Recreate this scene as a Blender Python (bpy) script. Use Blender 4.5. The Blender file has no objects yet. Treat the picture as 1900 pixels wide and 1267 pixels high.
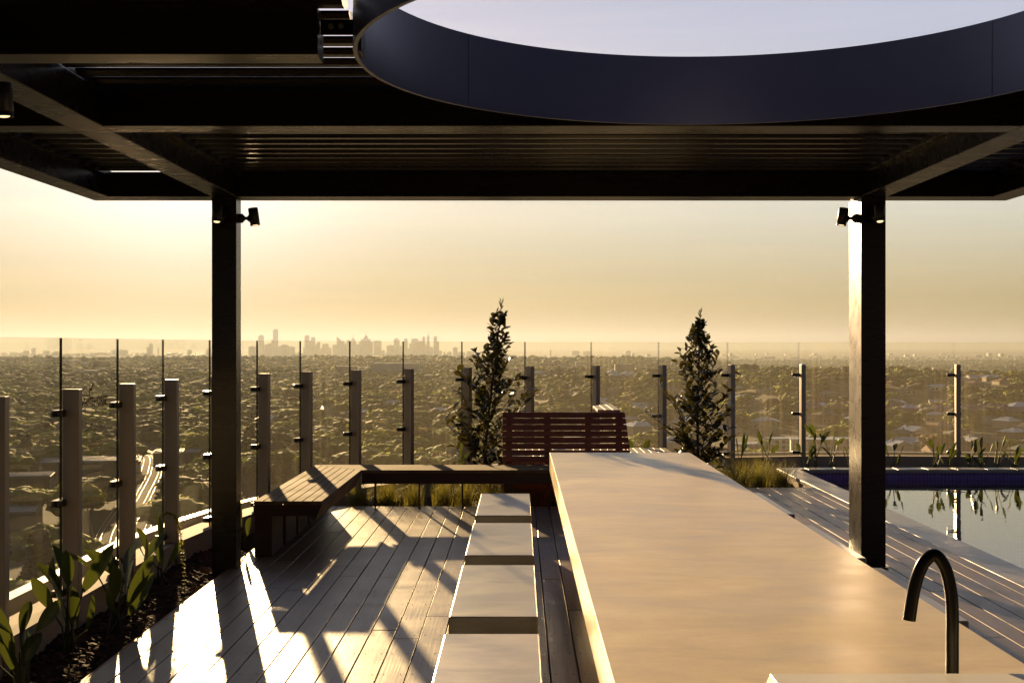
import bpy, bmesh, math, random
import numpy as np
from mathutils import Vector, Matrix, noise as mnoise
random.seed(11); rng = np.random.default_rng(5)
F = 2400.0; CX = 965.0; CY = 641.0; H = 1.7          # calibration of the photograph's lens: used to set the camera
SC = bpy.context.scene; COL = SC.collection
R = math.radians
def px(x, Y): return (x-CX)/F*Y
def pz(y, Y): return H-(y-CY)/F*Y
def smooth(t): t = max(0.0, min(1.0, t)); return t*t*(3-2*t)

# ------------------------------------------------------------------ materials
def newmat(name):
    m = bpy.data.materials.new(name); m.use_nodes = True
    nt = m.node_tree; b = nt.nodes['Principled BSDF']
    return m, nt, b
def N(nt, t, **k):
    n = nt.nodes.new(t)
    for a, v in k.items():
        if a in n.inputs.keys() if isinstance(a, str) else False: n.inputs[a].default_value = v
        else: setattr(n, a, v)
    return n
def L(nt, a, b): nt.links.new(a, b)
def ramp(nt, fac, stops):
    r = nt.nodes.new('ShaderNodeValToRGB'); e = r.color_ramp.elements
    while len(e) < len(stops): e.new(.5)
    for i, (p, c) in enumerate(stops): e[i].position = p; e[i].color = (*c, 1)
    L(nt, fac, r.inputs[0]); return r.outputs[0]
def coords(nt, scale=(1, 1, 1), kind='pos', loc=(0, 0, 0)):
    mp = nt.nodes.new('ShaderNodeMapping'); mp.inputs['Scale'].default_value = scale; mp.inputs['Location'].default_value = loc
    if kind == 'pos': s = nt.nodes.new('ShaderNodeNewGeometry').outputs['Position']
    else: s = nt.nodes.new('ShaderNodeTexCoord').outputs['Object']
    L(nt, s, mp.inputs[0]); return mp.outputs[0]
def noise(nt, vec, scale=5, detail=4, rough=.55, dist=0):
    n = nt.nodes.new('ShaderNodeTexNoise'); n.inputs['Scale'].default_value = scale; n.inputs['Detail'].default_value = detail
    n.inputs['Roughness'].default_value = rough; n.inputs['Distortion'].default_value = dist
    L(nt, vec, n.inputs['Vector']); return n.outputs['Fac']
def bump(nt, b, h, strength=.3, dist=.01):
    n = nt.nodes.new('ShaderNodeBump'); n.inputs['Strength'].default_value = strength; n.inputs['Distance'].default_value = dist
    L(nt, h, n.inputs['Height']); L(nt, n.outputs[0], b.inputs['Normal'])
def mathn(nt, op, a, b=None):
    n = nt.nodes.new('ShaderNodeMath'); n.operation = op
    for i, v in enumerate((a, b)):
        if v is None: continue
        if isinstance(v, (int, float)): n.inputs[i].default_value = v
        else: L(nt, v, n.inputs[i])
    return n.outputs[0]
def noisy(name, c1, c2, rough=.6, scale=(3, 3, 3), nscale=4, bumps=.2, bd=.004, metallic=0, spec=.5, r2=None, kind='pos', detail=5):
    m, nt, b = newmat(name); v = coords(nt, scale, kind)
    f = noise(nt, v, nscale, detail)
    L(nt, ramp(nt, f, [(.3, c1), (.7, c2)]), b.inputs['Base Color'])
    b.inputs['Roughness'].default_value = rough; b.inputs['Metallic'].default_value = metallic
    b.inputs['Specular IOR Level'].default_value = spec
    if r2 is not None:
        mr = nt.nodes.new('ShaderNodeMapRange'); L(nt, f, mr.inputs[0]); mr.inputs[1].default_value = .3; mr.inputs[2].default_value = .7
        mr.inputs[3].default_value = rough; mr.inputs[4].default_value = r2; L(nt, mr.outputs[0], b.inputs['Roughness'])
    if bumps: bump(nt, b, noise(nt, v, nscale*4, 4), bumps, bd)
    return m
M = {}
# deck boards: weathered hardwood, grain along Y, tone per board
def deck_mat(name, c1, c2, c3, axis=0, pitch=.149, off=.007, rough=.42):
    m, nt, b = newmat(name); geo = nt.nodes.new('ShaderNodeNewGeometry')
    sep = nt.nodes.new('ShaderNodeSeparateXYZ'); L(nt, geo.outputs['Position'], sep.inputs[0])
    a = sep.outputs[axis]
    k = mathn(nt, 'FLOOR', mathn(nt, 'DIVIDE', mathn(nt, 'SUBTRACT', a, off), pitch))
    wn = nt.nodes.new('ShaderNodeTexWhiteNoise'); wn.noise_dimensions = '1D'; L(nt, k, wn.inputs['W'])
    sc = (60, 1.6, 20) if axis == 0 else (1.6, 60, 20)
    g = noise(nt, coords(nt, sc), 1, 6, .6, .4)
    blot = noise(nt, coords(nt, (1, 1, 1)), 3.1, 6, .62)
    base = ramp(nt, g, [(.25, c1), (.5, c2), (.8, c3)])
    mx = nt.nodes.new('ShaderNodeMix'); mx.data_type = 'RGBA'; mx.blend_type = 'MULTIPLY'; mx.inputs[0].default_value = 1
    L(nt, base, mx.inputs[6]); L(nt, ramp(nt, wn.outputs[0], [(0, (.78, .76, .74)), (1, (1.12, 1.1, 1.06))]), mx.inputs[7])
    mx2 = nt.nodes.new('ShaderNodeMix'); mx2.data_type = 'RGBA'; mx2.blend_type = 'MULTIPLY'; mx2.inputs[0].default_value = 1
    L(nt, mx.outputs[2], mx2.inputs[6]); L(nt, ramp(nt, blot, [(.3, (.72, .7, .7)), (.62, (1.05, 1.05, 1.05))]), mx2.inputs[7])
    L(nt, mx2.outputs[2], b.inputs['Base Color'])
    rr = mathn(nt, 'ADD', mathn(nt, 'MULTIPLY', blot, .3), rough-.15); L(nt, rr, b.inputs['Roughness'])
    bump(nt, b, mathn(nt, 'ADD', g, mathn(nt, 'MULTIPLY', blot, .6)), .35, .0025); b.inputs['Specular IOR Level'].default_value = .46
    return m
M['deck'] = deck_mat('deck_wood', (.105, .062, .033), (.162, .102, .058), (.22, .148, .088), rough=.4)
M['bench_y'] = deck_mat('bench_wood', (.13, .085, .045), (.2, .14, .08), (.26, .19, .115), 0, .08, 0, .86)
M['bench_x'] = deck_mat('bench_wood_across', (.13, .085, .045), (.2, .14, .08), (.26, .19, .115), 1, .08, 0, .86)
M['merbau'] = deck_mat('red_hardwood', (.15, .04, .016), (.24, .065, .026), (.3, .09, .036), 2, .078, 0, .6)
for k_ in ('bench_y', 'bench_x'): M[k_].node_tree.nodes['Principled BSDF'].inputs['Specular IOR Level'].default_value = .12
M['shaded_timber'] = deck_mat('shade_darkened_hardwood', (.018, .006, .004), (.032, .009, .006), (.045, .013, .008), 2, .078, 0, .55)  # red bench hardwood with its backlit shade put into a near-black colour
M['daybed'] = deck_mat('daybed_wood', (.3, .22, .13), (.42, .32, .2), (.5, .4, .27), 0, .082, 0, .5)
# stone
def stone(name, c1, c2, c3, rough=.4, stretch=(1.2, 7, 7)):
    m, nt, b = newmat(name)
    s = noise(nt, coords(nt, stretch), 1.3, 12, .68, .9); cl = noise(nt, coords(nt, (1, 1.4, 1)), 2.1, 10, .66, .5); gr = noise(nt, coords(nt, (1, 1, 1)), 160, 3)
    f = mathn(nt, 'ADD', mathn(nt, 'MULTIPLY', s, .45), mathn(nt, 'MULTIPLY', cl, .55))
    fine = noise(nt, coords(nt, (1, 1, 1)), 46, 6, .75); scr = noise(nt, coords(nt, (2.2, 26, 9)), 2.4, 8, .75, 1.6)
    f = mathn(nt, 'ADD', f, mathn(nt, 'MULTIPLY', mathn(nt, 'SUBTRACT', fine, .5), .16)); f = mathn(nt, 'ADD', f, mathn(nt, 'MULTIPLY', mathn(nt, 'SUBTRACT', scr, .5), .22))
    L(nt, ramp(nt, f, [(.34, c1), (.5, c2), (.64, c3)]), b.inputs['Base Color'])
    rr = mathn(nt, 'ADD', mathn(nt, 'MULTIPLY', cl, .35), rough-.17); L(nt, rr, b.inputs['Roughness'])
    bump(nt, b, mathn(nt, 'ADD', mathn(nt, 'MULTIPLY', gr, .35), s), .16, .002)
    return m
M['table'] = stone('honed_tan_stone', (.56, .43, .21), (.71, .56, .275), (.81, .68, .38), .36, (1.3, 3.8, 3.8))
M['stool'] = stone('honed_grey_stone', (.21, .21, .2), (.27, .27, .255), (.33, .325, .31), .36)
M['coping'] = stone('grey_pool_stone', (.2, .19, .16), (.3, .28, .235), (.38, .35, .29), .35, (5, 5, 5))
M['sink'] = stone('pale_cream_stone', (.72, .68, .54), (.79, .76, .62), (.84, .82, .69), .36, (2, 3, 3))
M['kerb'] = noisy('sandstone_kerb', (.3, .23, .15), (.42, .33, .22), .8, (1, 1, 1), 60, .3, .003)
M['cap'] = noisy('parapet_metal', (.4, .38, .34), (.5, .47, .42), .5, (1, 1, 1), 6, .05)
M['pergola'] = noisy('dark_bronze_steel', (.009, .007, .006), (.014, .011, .009), .25, (.6, 4, 4), 2, .03, .002, r2=.31, spec=.3)
M['ring'] = noisy('dark_rolled_steel', (.075, .08, .125), (.1, .105, .16), .3, (1, 1, 1), 1.2, .03, .002, metallic=.55, r2=.42)
M['post'] = noisy('fence_post_steel', (.24, .21, .18), (.33, .295, .255), .36, (1, 1, .25), 3, .05, .002, metallic=.75, r2=.5)
M['clamp'] = noisy('clamp_metal', (.02, .02, .025), (.035, .035, .04), .25, (1, 1, 1), 20, .0, metallic=.8)
M['tap'] = noisy('black_tap_metal', (.003, .003, .003), (.005, .0045, .0045), .26, (1, 1, 1), 30, .0, .001, spec=.1)
M['lampm'] = noisy('black_lamp_metal', (.014, .014, .018), (.022, .022, .028), .38, (1, 1, 1), 30, .02, .001)
M['mulch'] = noisy('bark_mulch', (.012, .006, .004), (.055, .022, .011), .95, (1, 1, 1), 38, .8, .015, spec=.1)
M['mulchchip'] = noisy('bark_chips', (.03, .012, .007), (.1, .04, .018), .85, (1, 1, 1), 25, .3, .003, spec=.1)
M['wallrock'] = noisy('rough_stone_wall', (.12, .075, .045), (.3, .2, .12), .85, (1, 1, 1), 5, .9, .02)
M['darkwall'] = noisy('charcoal_render', (.03, .028, .026), (.045, .04, .038), .85, (1, 1, 1), 8, .2)
M['terrace'] = noisy('concrete_slab', (.15, .14, .125), (.22, .2, .18), .85, (1, 1, 1), 2, .2)
M['table'].node_tree.nodes['Principled BSDF'].inputs['Specular IOR Level'].default_value = .8
# pool mosaic
m, nt, b = newmat('blue_mosaic')
bk = nt.nodes.new('ShaderNodeTexBrick'); bk.offset = 0; bk.inputs['Scale'].default_value = 1; bk.inputs['Brick Width'].default_value = .05; bk.inputs['Row Height'].default_value = .05
bk.inputs['Mortar Size'].default_value = .0025; bk.inputs['Color1'].default_value = (.06, .035, .3, 1); bk.inputs['Color2'].default_value = (.1, .055, .42, 1); bk.inputs['Mortar'].default_value = (.24, .19, .45, 1)
g = nt.nodes.new('ShaderNodeNewGeometry'); sp = nt.nodes.new('ShaderNodeSeparateXYZ'); cb = nt.nodes.new('ShaderNodeCombineXYZ')
L(nt, g.outputs['Position'], sp.inputs[0]); L(nt, mathn(nt, 'ADD', sp.outputs[0], sp.outputs[1]), cb.inputs[0]); L(nt, sp.outputs[2], cb.inputs[1]); L(nt, cb.outputs[0], bk.inputs[0])
L(nt, bk.outputs[0], b.inputs['Base Color']); b.inputs['Roughness'].default_value = .2; M['mosaic'] = m
# water surface
m, nt, b = newmat('pool_water'); nt.nodes.remove(b)
out = nt.nodes['Material Output']; gl = nt.nodes.new('ShaderNodeBsdfGlossy'); gl.inputs['Roughness'].default_value = .015
tr = nt.nodes.new('ShaderNodeBsdfTransparent'); tr.inputs[0].default_value = (.38, .48, .6, 1)
fr = nt.nodes.new('ShaderNodeFresnel'); fr.inputs[0].default_value = 1.9; mx = nt.nodes.new('ShaderNodeMixShader')
bp = nt.nodes.new('ShaderNodeBump'); bp.inputs['Strength'].default_value = .12; bp.inputs['Distance'].default_value = .02
L(nt, noise(nt, coords(nt, (1, 1, 1)), 2.6, 3, .5, .5), bp.inputs['Height']); L(nt, bp.outputs[0], gl.inputs['Normal']); L(nt, bp.outputs[0], fr.inputs['Normal'])
L(nt, mathn(nt, 'MINIMUM', mathn(nt, 'ADD', mathn(nt, 'MULTIPLY', fr.outputs[0], 1.15), .1), 1.0), mx.inputs[0]); L(nt, tr.outputs[0], mx.inputs[1]); L(nt, gl.outputs[0], mx.inputs[2]); L(nt, mx.outputs[0], out.inputs[0]); M['water'] = m
# fence glass: clear, fresnel sheen, a film of dust and dried streaks
m, nt, b = newmat('fence_glass'); nt.nodes.remove(b); out = nt.nodes['Material Output']
gl = nt.nodes.new('ShaderNodeBsdfGlossy'); gl.inputs['Roughness'].default_value = .01
tr = nt.nodes.new('ShaderNodeBsdfTransparent'); tr.inputs[0].default_value = (.93, .94, .895, 1)
lw = nt.nodes.new('ShaderNodeLayerWeight'); mx = nt.nodes.new('ShaderNodeMixShader')
L(nt, mathn(nt, 'ADD', mathn(nt, 'MULTIPLY', mathn(nt, 'POWER', lw.outputs['Facing'], 5.0), .6), .022), mx.inputs[0]); L(nt, tr.outputs[0], mx.inputs[1]); L(nt, gl.outputs[0], mx.inputs[2])
tl = nt.nodes.new('ShaderNodeBsdfTranslucent'); tl.inputs[0].default_value = (.9, .78, .52, 1); mx2 = nt.nodes.new('ShaderNodeMixShader')
st = mathn(nt, 'MULTIPLY', noise(nt, coords(nt, (16, 16, .45)), 1.6, 5, .6), mathn(nt, 'ADD', noise(nt, coords(nt, (1, 1, .6), loc=(3, 1, 0)), 1.1, 2), .45)); sp_ = noise(nt, coords(nt, (1, 1, 1)), 90, 2, .7)
f1 = nt.nodes.new('ShaderNodeMapRange'); L(nt, st, f1.inputs[0]); f1.inputs[1].default_value = .5; f1.inputs[2].default_value = .8; f1.inputs[3].default_value = .014; f1.inputs[4].default_value = .036
f2 = nt.nodes.new('ShaderNodeMapRange'); L(nt, sp_, f2.inputs[0]); f2.inputs[1].default_value = .66; f2.inputs[2].default_value = .8; f2.inputs[3].default_value = 0; f2.inputs[4].default_value = .08
L(nt, mathn(nt, 'ADD', f1.outputs[0], f2.outputs[0]), mx2.inputs[0]); L(nt, mx.outputs[0], mx2.inputs[1]); L(nt, tl.outputs[0], mx2.inputs[2]); L(nt, mx2.outputs[0], out.inputs[0]); M['glass'] = m
m, nt, b = newmat('glass_edge'); L(nt, ramp(nt, noise(nt, coords(nt), 9), [(.3, (.02, .028, .02)), (.7, (.05, .065, .045))]), b.inputs['Base Color']); b.inputs['Roughness'].default_value = .15; M['gedge'] = m
m, nt, b = newmat('lamp_lens'); b.inputs['Base Color'].default_value = (.8, .6, .35, 1)
L(nt, ramp(nt, noise(nt, coords(nt), 60), [(.3, (.7, .45, .2)), (.7, (1, .7, .35))]), b.inputs['Emission Color']); b.inputs['Emission Strength'].default_value = .8; M['lens'] = m

def leafmat(name, cols, rough=.4, trans=.35, tcol=(.25, .28, .03), scale=.5, spec=.5, ns=5):
    m, nt, b = newmat(name); out = nt.nodes['Material Output']
    f = noise(nt, coords(nt), scale, ns, .6)
    c = ramp(nt, f, cols); L(nt, c, b.inputs['Base Color']); b.inputs['Roughness'].default_value = rough; b.inputs['Specular IOR Level'].default_value = spec
    tl = nt.nodes.new('ShaderNodeBsdfTranslucent')
    mm = nt.nodes.new('ShaderNodeMix'); mm.data_type = 'RGBA'; mm.blend_type = 'MIX'; mm.inputs[0].default_value = .6
    L(nt, c, mm.inputs[6]); mm.inputs[7].default_value = (*tcol, 1); L(nt, mm.outputs[2], tl.inputs[0])
    mx = nt.nodes.new('ShaderNodeMixShader'); mx.inputs[0].default_value = trans
    L(nt, b.outputs[0], mx.inputs[1]); L(nt, tl.outputs[0], mx.inputs[2]); L(nt, mx.outputs[0], out.inputs[0]); return m
M['magnolia'] = leafmat('glossy_shrub_leaf', [(.3, (.018, .032, .01)), (.55, (.034, .05, .014)), (.72, (.085, .035, .014))], .27, .16, (.16, .12, .02), 9, .38)
M['gold'] = leafmat('gold_lettering', [(.3, (.1, .05, .003)), (.7, (.14, .075, .006))], .5, .4, (.2, .1, .008), 60)
M['twig'] = noisy('shrub_bark', (.05, .025, .014), (.11, .055, .03), .8, (1, 1, 1), 30, .5)
M['paddle'] = leafmat('paddle_leaf', [(.3, (.014, .028, .009)), (.6, (.03, .052, .015)), (.8, (.07, .085, .02))], .3, .25, (.2, .23, .03), 3)
M['stem'] = leafmat('green_stalk', [(.3, (.03, .045, .015)), (.7, (.06, .08, .02))], .5, .15)
M['grass'] = leafmat('strappy_grass', [(.3, (.06, .07, .012)), (.55, (.12, .12, .02)), (.75, (.2, .17, .04))], .5, .45, (.4, .34, .05), 7)
M['vine'] = leafmat('yellow_sprig', [(.3, (.2, .2, .03)), (.7, (.35, .32, .05))], .5, .5, (.6, .5, .05), 9)
def crownmat(name, cols, tcol):
    m = leafmat(name, cols, .75, .42, tcol, .045, .2, 3)
    nt = m.node_tree; b = nt.nodes['Principled BSDF']
    bump(nt, b, noise(nt, coords(nt), .7, 3, .5), .3, .6)
    return m
M['crown0'] = crownmat('gum_foliage', [(.3, (.062, .1, .018)), (.5, (.1, .15, .024)), (.7, (.145, .195, .03))], (.34, .42, .03))
M['crown1'] = crownmat('yellow_green_foliage', [(.3, (.17, .2, .015)), (.5, (.24, .27, .018)), (.7, (.31, .32, .025))], (.62, .64, .04))
M['crown2'] = crownmat('dark_foliage', [(.3, (.026, .048, .018)), (.5, (.038, .064, .022)), (.7, (.055, .082, .026))], (.08, .1, .018))
M['crown3'] = crownmat('russet_foliage', [(.3, (.1, .065, .02)), (.5, (.14, .1, .03)), (.7, (.18, .14, .035))], (.3, .2, .04))
M['trunk'] = noisy('gum_bark', (.08, .06, .045), (.2, .16, .12), .9, (1, 1, 1), .8, .3)

# ------------------------------------------------------------------ mesh helpers
class MB:
    def __init__(s): s.v = []; s.f = []; s.m = []; s.sm = []
    def add(s, vs, fs, mi=0, smooth=False):
        o = len(s.v); s.v += [tuple(p) for p in vs]
        for f in fs: s.f.append(tuple(i+o for i in f)); s.m.append(mi); s.sm.append(smooth)
    def box(s, x0, x1, y0, y1, z0, z1, mi=0):
        s.prism([(x0, y0), (x1, y0), (x1, y1), (x0, y1)], z0, z1, mi)
    def prism(s, pts, z0, z1, mi=0):
        n = len(pts); a = sum(pts[i][0]*pts[(i+1) % n][1]-pts[(i+1) % n][0]*pts[i][1] for i in range(n))
        if a < 0: pts = pts[::-1]
        vs = [(x, y, z0) for x, y in pts]+[(x, y, z1) for x, y in pts]
        fs = [tuple(range(n))[::-1], tuple(range(n, 2*n))]+[(i, (i+1) % n, n+(i+1) % n, n+i) for i in range(n)]
        s.add(vs, fs, mi)
    def hexa(s, lo, hi, mi=0):      # four low points, four high points (ccw)
        vs = list(lo)+list(hi); s.add(vs, [(3, 2, 1, 0), (4, 5, 6, 7)]+[(i, (i+1) % 4, 4+(i+1) % 4, 4+i) for i in range(4)], mi)
    def tube(s, path, rad, n=10, mi=0, caps=True):
        P = [Vector(p) for p in path]; rr = rad if hasattr(rad, '__len__') else [rad]*len(P)
        up = Vector((0, 0, 1)); ref = None; vs = []
        for i, p in enumerate(P):
            t = (P[min(i+1, len(P)-1)]-P[max(i-1, 0)]).normalized()
            if ref is None: ref = t.orthogonal().normalized()
            ref = (ref-t*ref.dot(t)).normalized(); bi = t.cross(ref)
            for k in range(n):
                a = 2*math.pi*k/n; vs.append(p+(ref*math.cos(a)+bi*math.sin(a))*rr[i])
        fs = []
        for i in range(len(P)-1):
            for k in range(n): fs.append((i*n+k, i*n+(k+1) % n, (i+1)*n+(k+1) % n, (i+1)*n+k))
        s.add(vs, fs, mi, True)
        if caps:
            s.add(vs[:n], [tuple(range(n))[::-1]], mi); s.add(vs[-n:], [tuple(range(n))], mi)
    def build(s, name, mats, parent=None, bevel=0, seg=2):
        me = bpy.data.meshes.new(name); me.from_pydata(s.v, [], s.f)
        if not isinstance(mats, (list, tuple)): mats = [mats]
        for m in mats: me.materials.append(m)
        me.polygons.foreach_set('material_index', s.m); me.polygons.foreach_set('use_smooth', s.sm); me.update()
        o = bpy.data.objects.new(name, me); COL.objects.link(o)
        if parent: o.parent = parent
        if bevel:
            b = o.modifiers.new('edge', 'BEVEL'); b.width = bevel; b.segments = seg; b.limit_method = 'ANGLE'; b.angle_limit = R(40)
        return o
def npmesh(name, V, Fc, mats, parent=None, mi=None, smooth=False):
    me = bpy.data.meshes.new(name); n = len(Fc); k = Fc.shape[1]
    me.vertices.add(len(V)); me.vertices.foreach_set('co', V.astype(np.float32).ravel())
    me.loops.add(n*k); me.loops.foreach_set('vertex_index', Fc.astype(np.int32).ravel())
    me.polygons.add(n); me.polygons.foreach_set('loop_start', np.arange(0, n*k, k, dtype=np.int32)); me.polygons.foreach_set('loop_total', np.full(n, k, dtype=np.int32))
    if not isinstance(mats, (list, tuple)): mats = [mats]
    for m in mats: me.materials.append(m)
    if mi is not None: me.polygons.foreach_set('material_index', mi.astype(np.int32))
    me.polygons.foreach_set('use_smooth', np.full(n, smooth)); me.update(calc_edges=True)
    o = bpy.data.objects.new(name, me); COL.objects.link(o)
    if parent: o.parent = parent
    return o
def tag(o, label=None, cat=None, group=None, kind=None):
    if label: o['label'] = label
    if cat: o['category'] = cat
    if group: o['group'] = group
    if kind: o['kind'] = kind
    return o
def empty(name, loc, label=None, cat=None, group=None, rz=0):
    o = bpy.data.objects.new(name, None); COL.objects.link(o); o.location = loc; o.rotation_euler = (0, 0, rz); o.empty_display_size = .2
    return tag(o, label, cat, group)
def copy_tree(o, parent=None):
    c = o.copy(); COL.objects.link(c)
    if parent: c.parent = parent
    for ch in [x for x in KIDS.get(o.name, [])]: copy_tree(ch, c)
    return c
KIDS = {}
def reg(root, *parts): KIDS[root.name] = list(parts)
def struct(o, label, cat): return tag(o, label, cat, kind='structure')
ORD = ['first', 'second', 'third', 'fourth', 'fifth', 'sixth', 'seventh', 'eighth', 'ninth', 'tenth', 'eleventh', 'twelfth']
def ordn(n):
    if n <= 12: return ORD[n-1]
    return f"{n}{'th' if 10 <= n % 100 <= 20 else {1:'st',2:'nd',3:'rd'}.get(n % 10,'th')}"

# ------------------------------------------------------------------ fence line
FP = [(-90, 6.95-1.17, 0)]
offs = [(112, 81), (219, 71), (302, 63), (389, 57), (477, 52), (557, 48.5), (649, 45.5), (748, 43), (857, 40.7), (974, 38.7), (1097, 37.2), (1222, 36.2), (1350, 35.5), (1482, 35.1), (1618, 35.0), (1770, 35.2)]
D = .275; fpts = []
for x, o in offs:
    Y = F*D/o; fpts.append(Vector((px(x, Y), Y)))
XL = sum(p.x for p in fpts[:3])/3
for i in range(3): fpts[i].x = XL
pre = [Vector((XL, fpts[0].y-1.17*k)) for k in (6, 5, 4, 3, 2, 1)]
d = (fpts[-1]-fpts[-2])
post_ = [fpts[-1]+Vector((1.12*k, -.05*k*k)) for k in (1, 2, 3, 4, 5, 6)]
fence = pre+fpts+post_; NP0 = len(pre)
def tan(i):
    a = fence[max(i-1, 0)]; b = fence[min(i+1, len(fence)-1)]; return (b-a).normalized()
def inward(t): return Vector((t.y, -t.x))
def offset_line(o):   # positive = inward (towards the deck)
    return [fence[i]+inward(tan(i))*o for i in range(len(fence))]
def strip(mb, a, b, z0, z1):
    for i in range(len(a)-1):
        p = [a[i], a[i+1], b[i+1], b[i]]
        mb.prism([tuple(q) for q in p], z0, z1)
def solidstrip(name, o0, o1, z0, z1, mat):
    a = offset_line(o0); b = offset_line(o1); n = len(a)
    vs = [(*p, z0) for p in a]+[(*p, z1) for p in a]+[(*p, z1) for p in b]+[(*p, z0) for p in b]; fs = []
    for i in range(n-1):
        for k in range(4):
            k2 = (k+1) % 4; fs.append((k*n+i, k*n+i+1, k2*n+i+1, k2*n+i))
    fs += [(0, n, 2*n, 3*n), (n-1, 4*n-1, 3*n-1, 2*n-1)]
    mb = MB(); mb.add(vs, fs); ob = mb.build(name, mat); 
    bm = bmesh.new(); bm.from_mesh(ob.data); bmesh.ops.recalc_face_normals(bm, faces=bm.faces); bm.to_mesh(ob.data); bm.free()
    return ob
struct(solidstrip('planter_kerb', -.12, .10, -.25, .10, M['kerb']), 'low sandstone kerb under the glass fence', 'kerb')
struct(solidstrip('parapet', -.36, -.26, -1.2, .13, M['cap']), 'pale parapet capping just outside the glass fence', 'parapet')

root = empty('glass_fence', (0, 0, 0), 'curved clear glass fence with short bronze posts around the terrace edge', 'fence')
for i in range(len(fence)-1):
    a, b = fence[i], fence[i+1]; t = (b-a).normalized(); n = inward(t); a2 = a+t*.007; b2 = b-t*.007
    h = .006; q = [a2-n*h, b2-n*h, b2+n*h, a2+n*h]; z0, z1 = .085, 1.748
    mb = MB(); vs = [(*p, z0) for p in q]+[(*p, z1) for p in q]
    mb.add(vs, [(0, 1, 5, 4), (2, 3, 7, 6)], 0); mb.add(vs, [(3, 2, 1, 0), (4, 5, 6, 7), (1, 2, 6, 5), (3, 0, 4, 7)], 1)
    gp = mb.build('glass_panel', [M['glass'], M['gedge']], root)
    if i == NP0:
        # gilt wording and horse emblem stuck to the pane
        cu = bpy.data.curves.new('lettering', 'FONT'); cu.body = 'WHITEHORSE'; cu.size = .086; cu.extrude = .0004; cu.offset = .003; cu.align_x = 'LEFT'; cu.space_character = 1.08
        to = bpy.data.objects.new('lettering_tmp', cu); COL.objects.link(to); dg = bpy.context.evaluated_depsgraph_get()
        me = bpy.data.meshes.new_from_object(to.evaluated_get(dg)); COL.objects.unlink(to); bpy.data.objects.remove(to)
        xs = [v.co.x for v in me.vertices]; w = max(xs)-min(xs); S = .56/w
        me.materials.clear(); me.materials.append(M['gold'])
        lo = bpy.data.objects.new('lettering', me); COL.objects.link(lo); lo.parent = gp
        lo.matrix_local = Matrix(((0, 0, 1, XL+.009), (S, 0, 0, 8.47), (0, 1, 0, 1.293), (0, 0, 0, 1)))
        hs = [(0, 0), (.008, 0), (.012, .03), (.03, .028), (.034, 0), (.042, 0), (.042, .035), (.05, .06), (.066, .066), (.066, .074), (.05, .084), (.044, .08), (.032, .056), (.008, .054), (-.004, .04), (-.006, .02)]
        mb = MB(); n_ = len(hs); vs = [(XL+.009, 8.66+x*1.35, 1.368+z*.92) for x, z in hs]+[(XL+.010, 8.66+x*1.35, 1.368+z*.92) for x, z in hs]
        mb.add(vs, [tuple(range(n_)), tuple(range(n_, 2*n_))[::-1]]+[(k, (k+1) % n_, n_+(k+1) % n_, n_+k) for k in range(n_)]); mb.build('emblem', M['gold'], gp)
for i in range(len(fence)):
    p = fence[i]; t = tan(i); n = inward(t); mb = MB()
    def Q(u, v): q = p+t*u+n*v; return (q.x, q.y)
    mb.prism([Q(.003, .0075), Q(.068, .0075), Q(.068, .113), Q(.003, .113)], -.2, H-D)
    po = mb.build('fence_post', M['post'], root, bevel=.004)
    for z in (1.275, .712, .15):
        mb = MB(); A = [Q(-.1, 0), Q(.1, 0)]
        mb.prism([Q(-.1, -.02), Q(-.085, -.034), Q(.085, -.034), Q(.1, -.02), Q(.1, .02), Q(.085, .034), Q(-.085, .034), Q(-.1, .02)], z-.021, z+.021)
        mb.build('clamp', M['clamp'], po, bevel=.005)

# ------------------------------------------------------------------ terrace, deck, planters, pool
def flat(name, pts, z, mat):
    mb = MB(); n = len(pts); a = sum(pts[i][0]*pts[(i+1) % n][1]-pts[(i+1) % n][0]*pts[i][1] for i in range(n))
    if a < 0: pts = pts[::-1]
    mb.add([(x, y, z) for x, y in pts], [tuple(range(n))]); return mb.build(name, mat)
outl = [tuple(p) for p in offset_line(-.255)]; outl[0] = (outl[0][0], -4)
XR, YB = 15.0, -4.0
fin = [tuple(p) for p in offset_line(-.1)]; fin[0] = (fin[0][0], -4)
left = [p for p in fin if p[0] < 3.6]; 
yl = [p for p in fin if p[0] < 3.6][-1]
soil = left+[(3.58, yl[1]+.1), (3.58, YB)]
# mulch bed with real unevenness: grid over left strip
def bed(name, x0, x1, y0, y1, z, step, label, amp=.02):
    nx = max(2, int((x1-x0)/step)); ny = max(2, int((y1-y0)/step))
    X, Y = np.meshgrid(np.linspace(x0, x1, nx), np.linspace(y0, y1, ny)); Z = z+amp*(np.sin(X*9+Y*3)*np.sin(Y*7))+rng.normal(0, amp*.4, X.shape)
    V = np.stack([X.ravel(), Y.ravel(), Z.ravel()], 1); I = np.arange(nx*ny).reshape(ny, nx)
    Fc = np.stack([I[:-1, :-1].ravel(), I[:-1, 1:].ravel(), I[1:, 1:].ravel(), I[1:, :-1].ravel()], 1)
    return struct(npmesh(name, V, Fc, M['mulch'], smooth=True), label, 'soil')
flat('terrace_floor', soil, -.16, M['mulch']); struct(bpy.data.objects['terrace_floor'], 'dark ground under the deck and planting', 'floor')
bed('garden_bed', XL+.09, -2.2, 3.5, 14, -.075, .03, 'dark red-brown bark mulch bed left of the deck')
bed('garden_bed', -2.2, 3.5, 13.75, 17.6, -.1, .08, 'dark mulch bed behind the long timber bench', .03)
flat('garden_bed_far', [(3.58, 18.0), (XR, 18.0), (XR, 17.5)]+[p for p in fin[::-1] if p[0] > 3.58], -.1, M['mulch'])
struct(bpy.data.objects['garden_bed_far'], 'narrow mulch bed behind the pool', 'soil')
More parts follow.
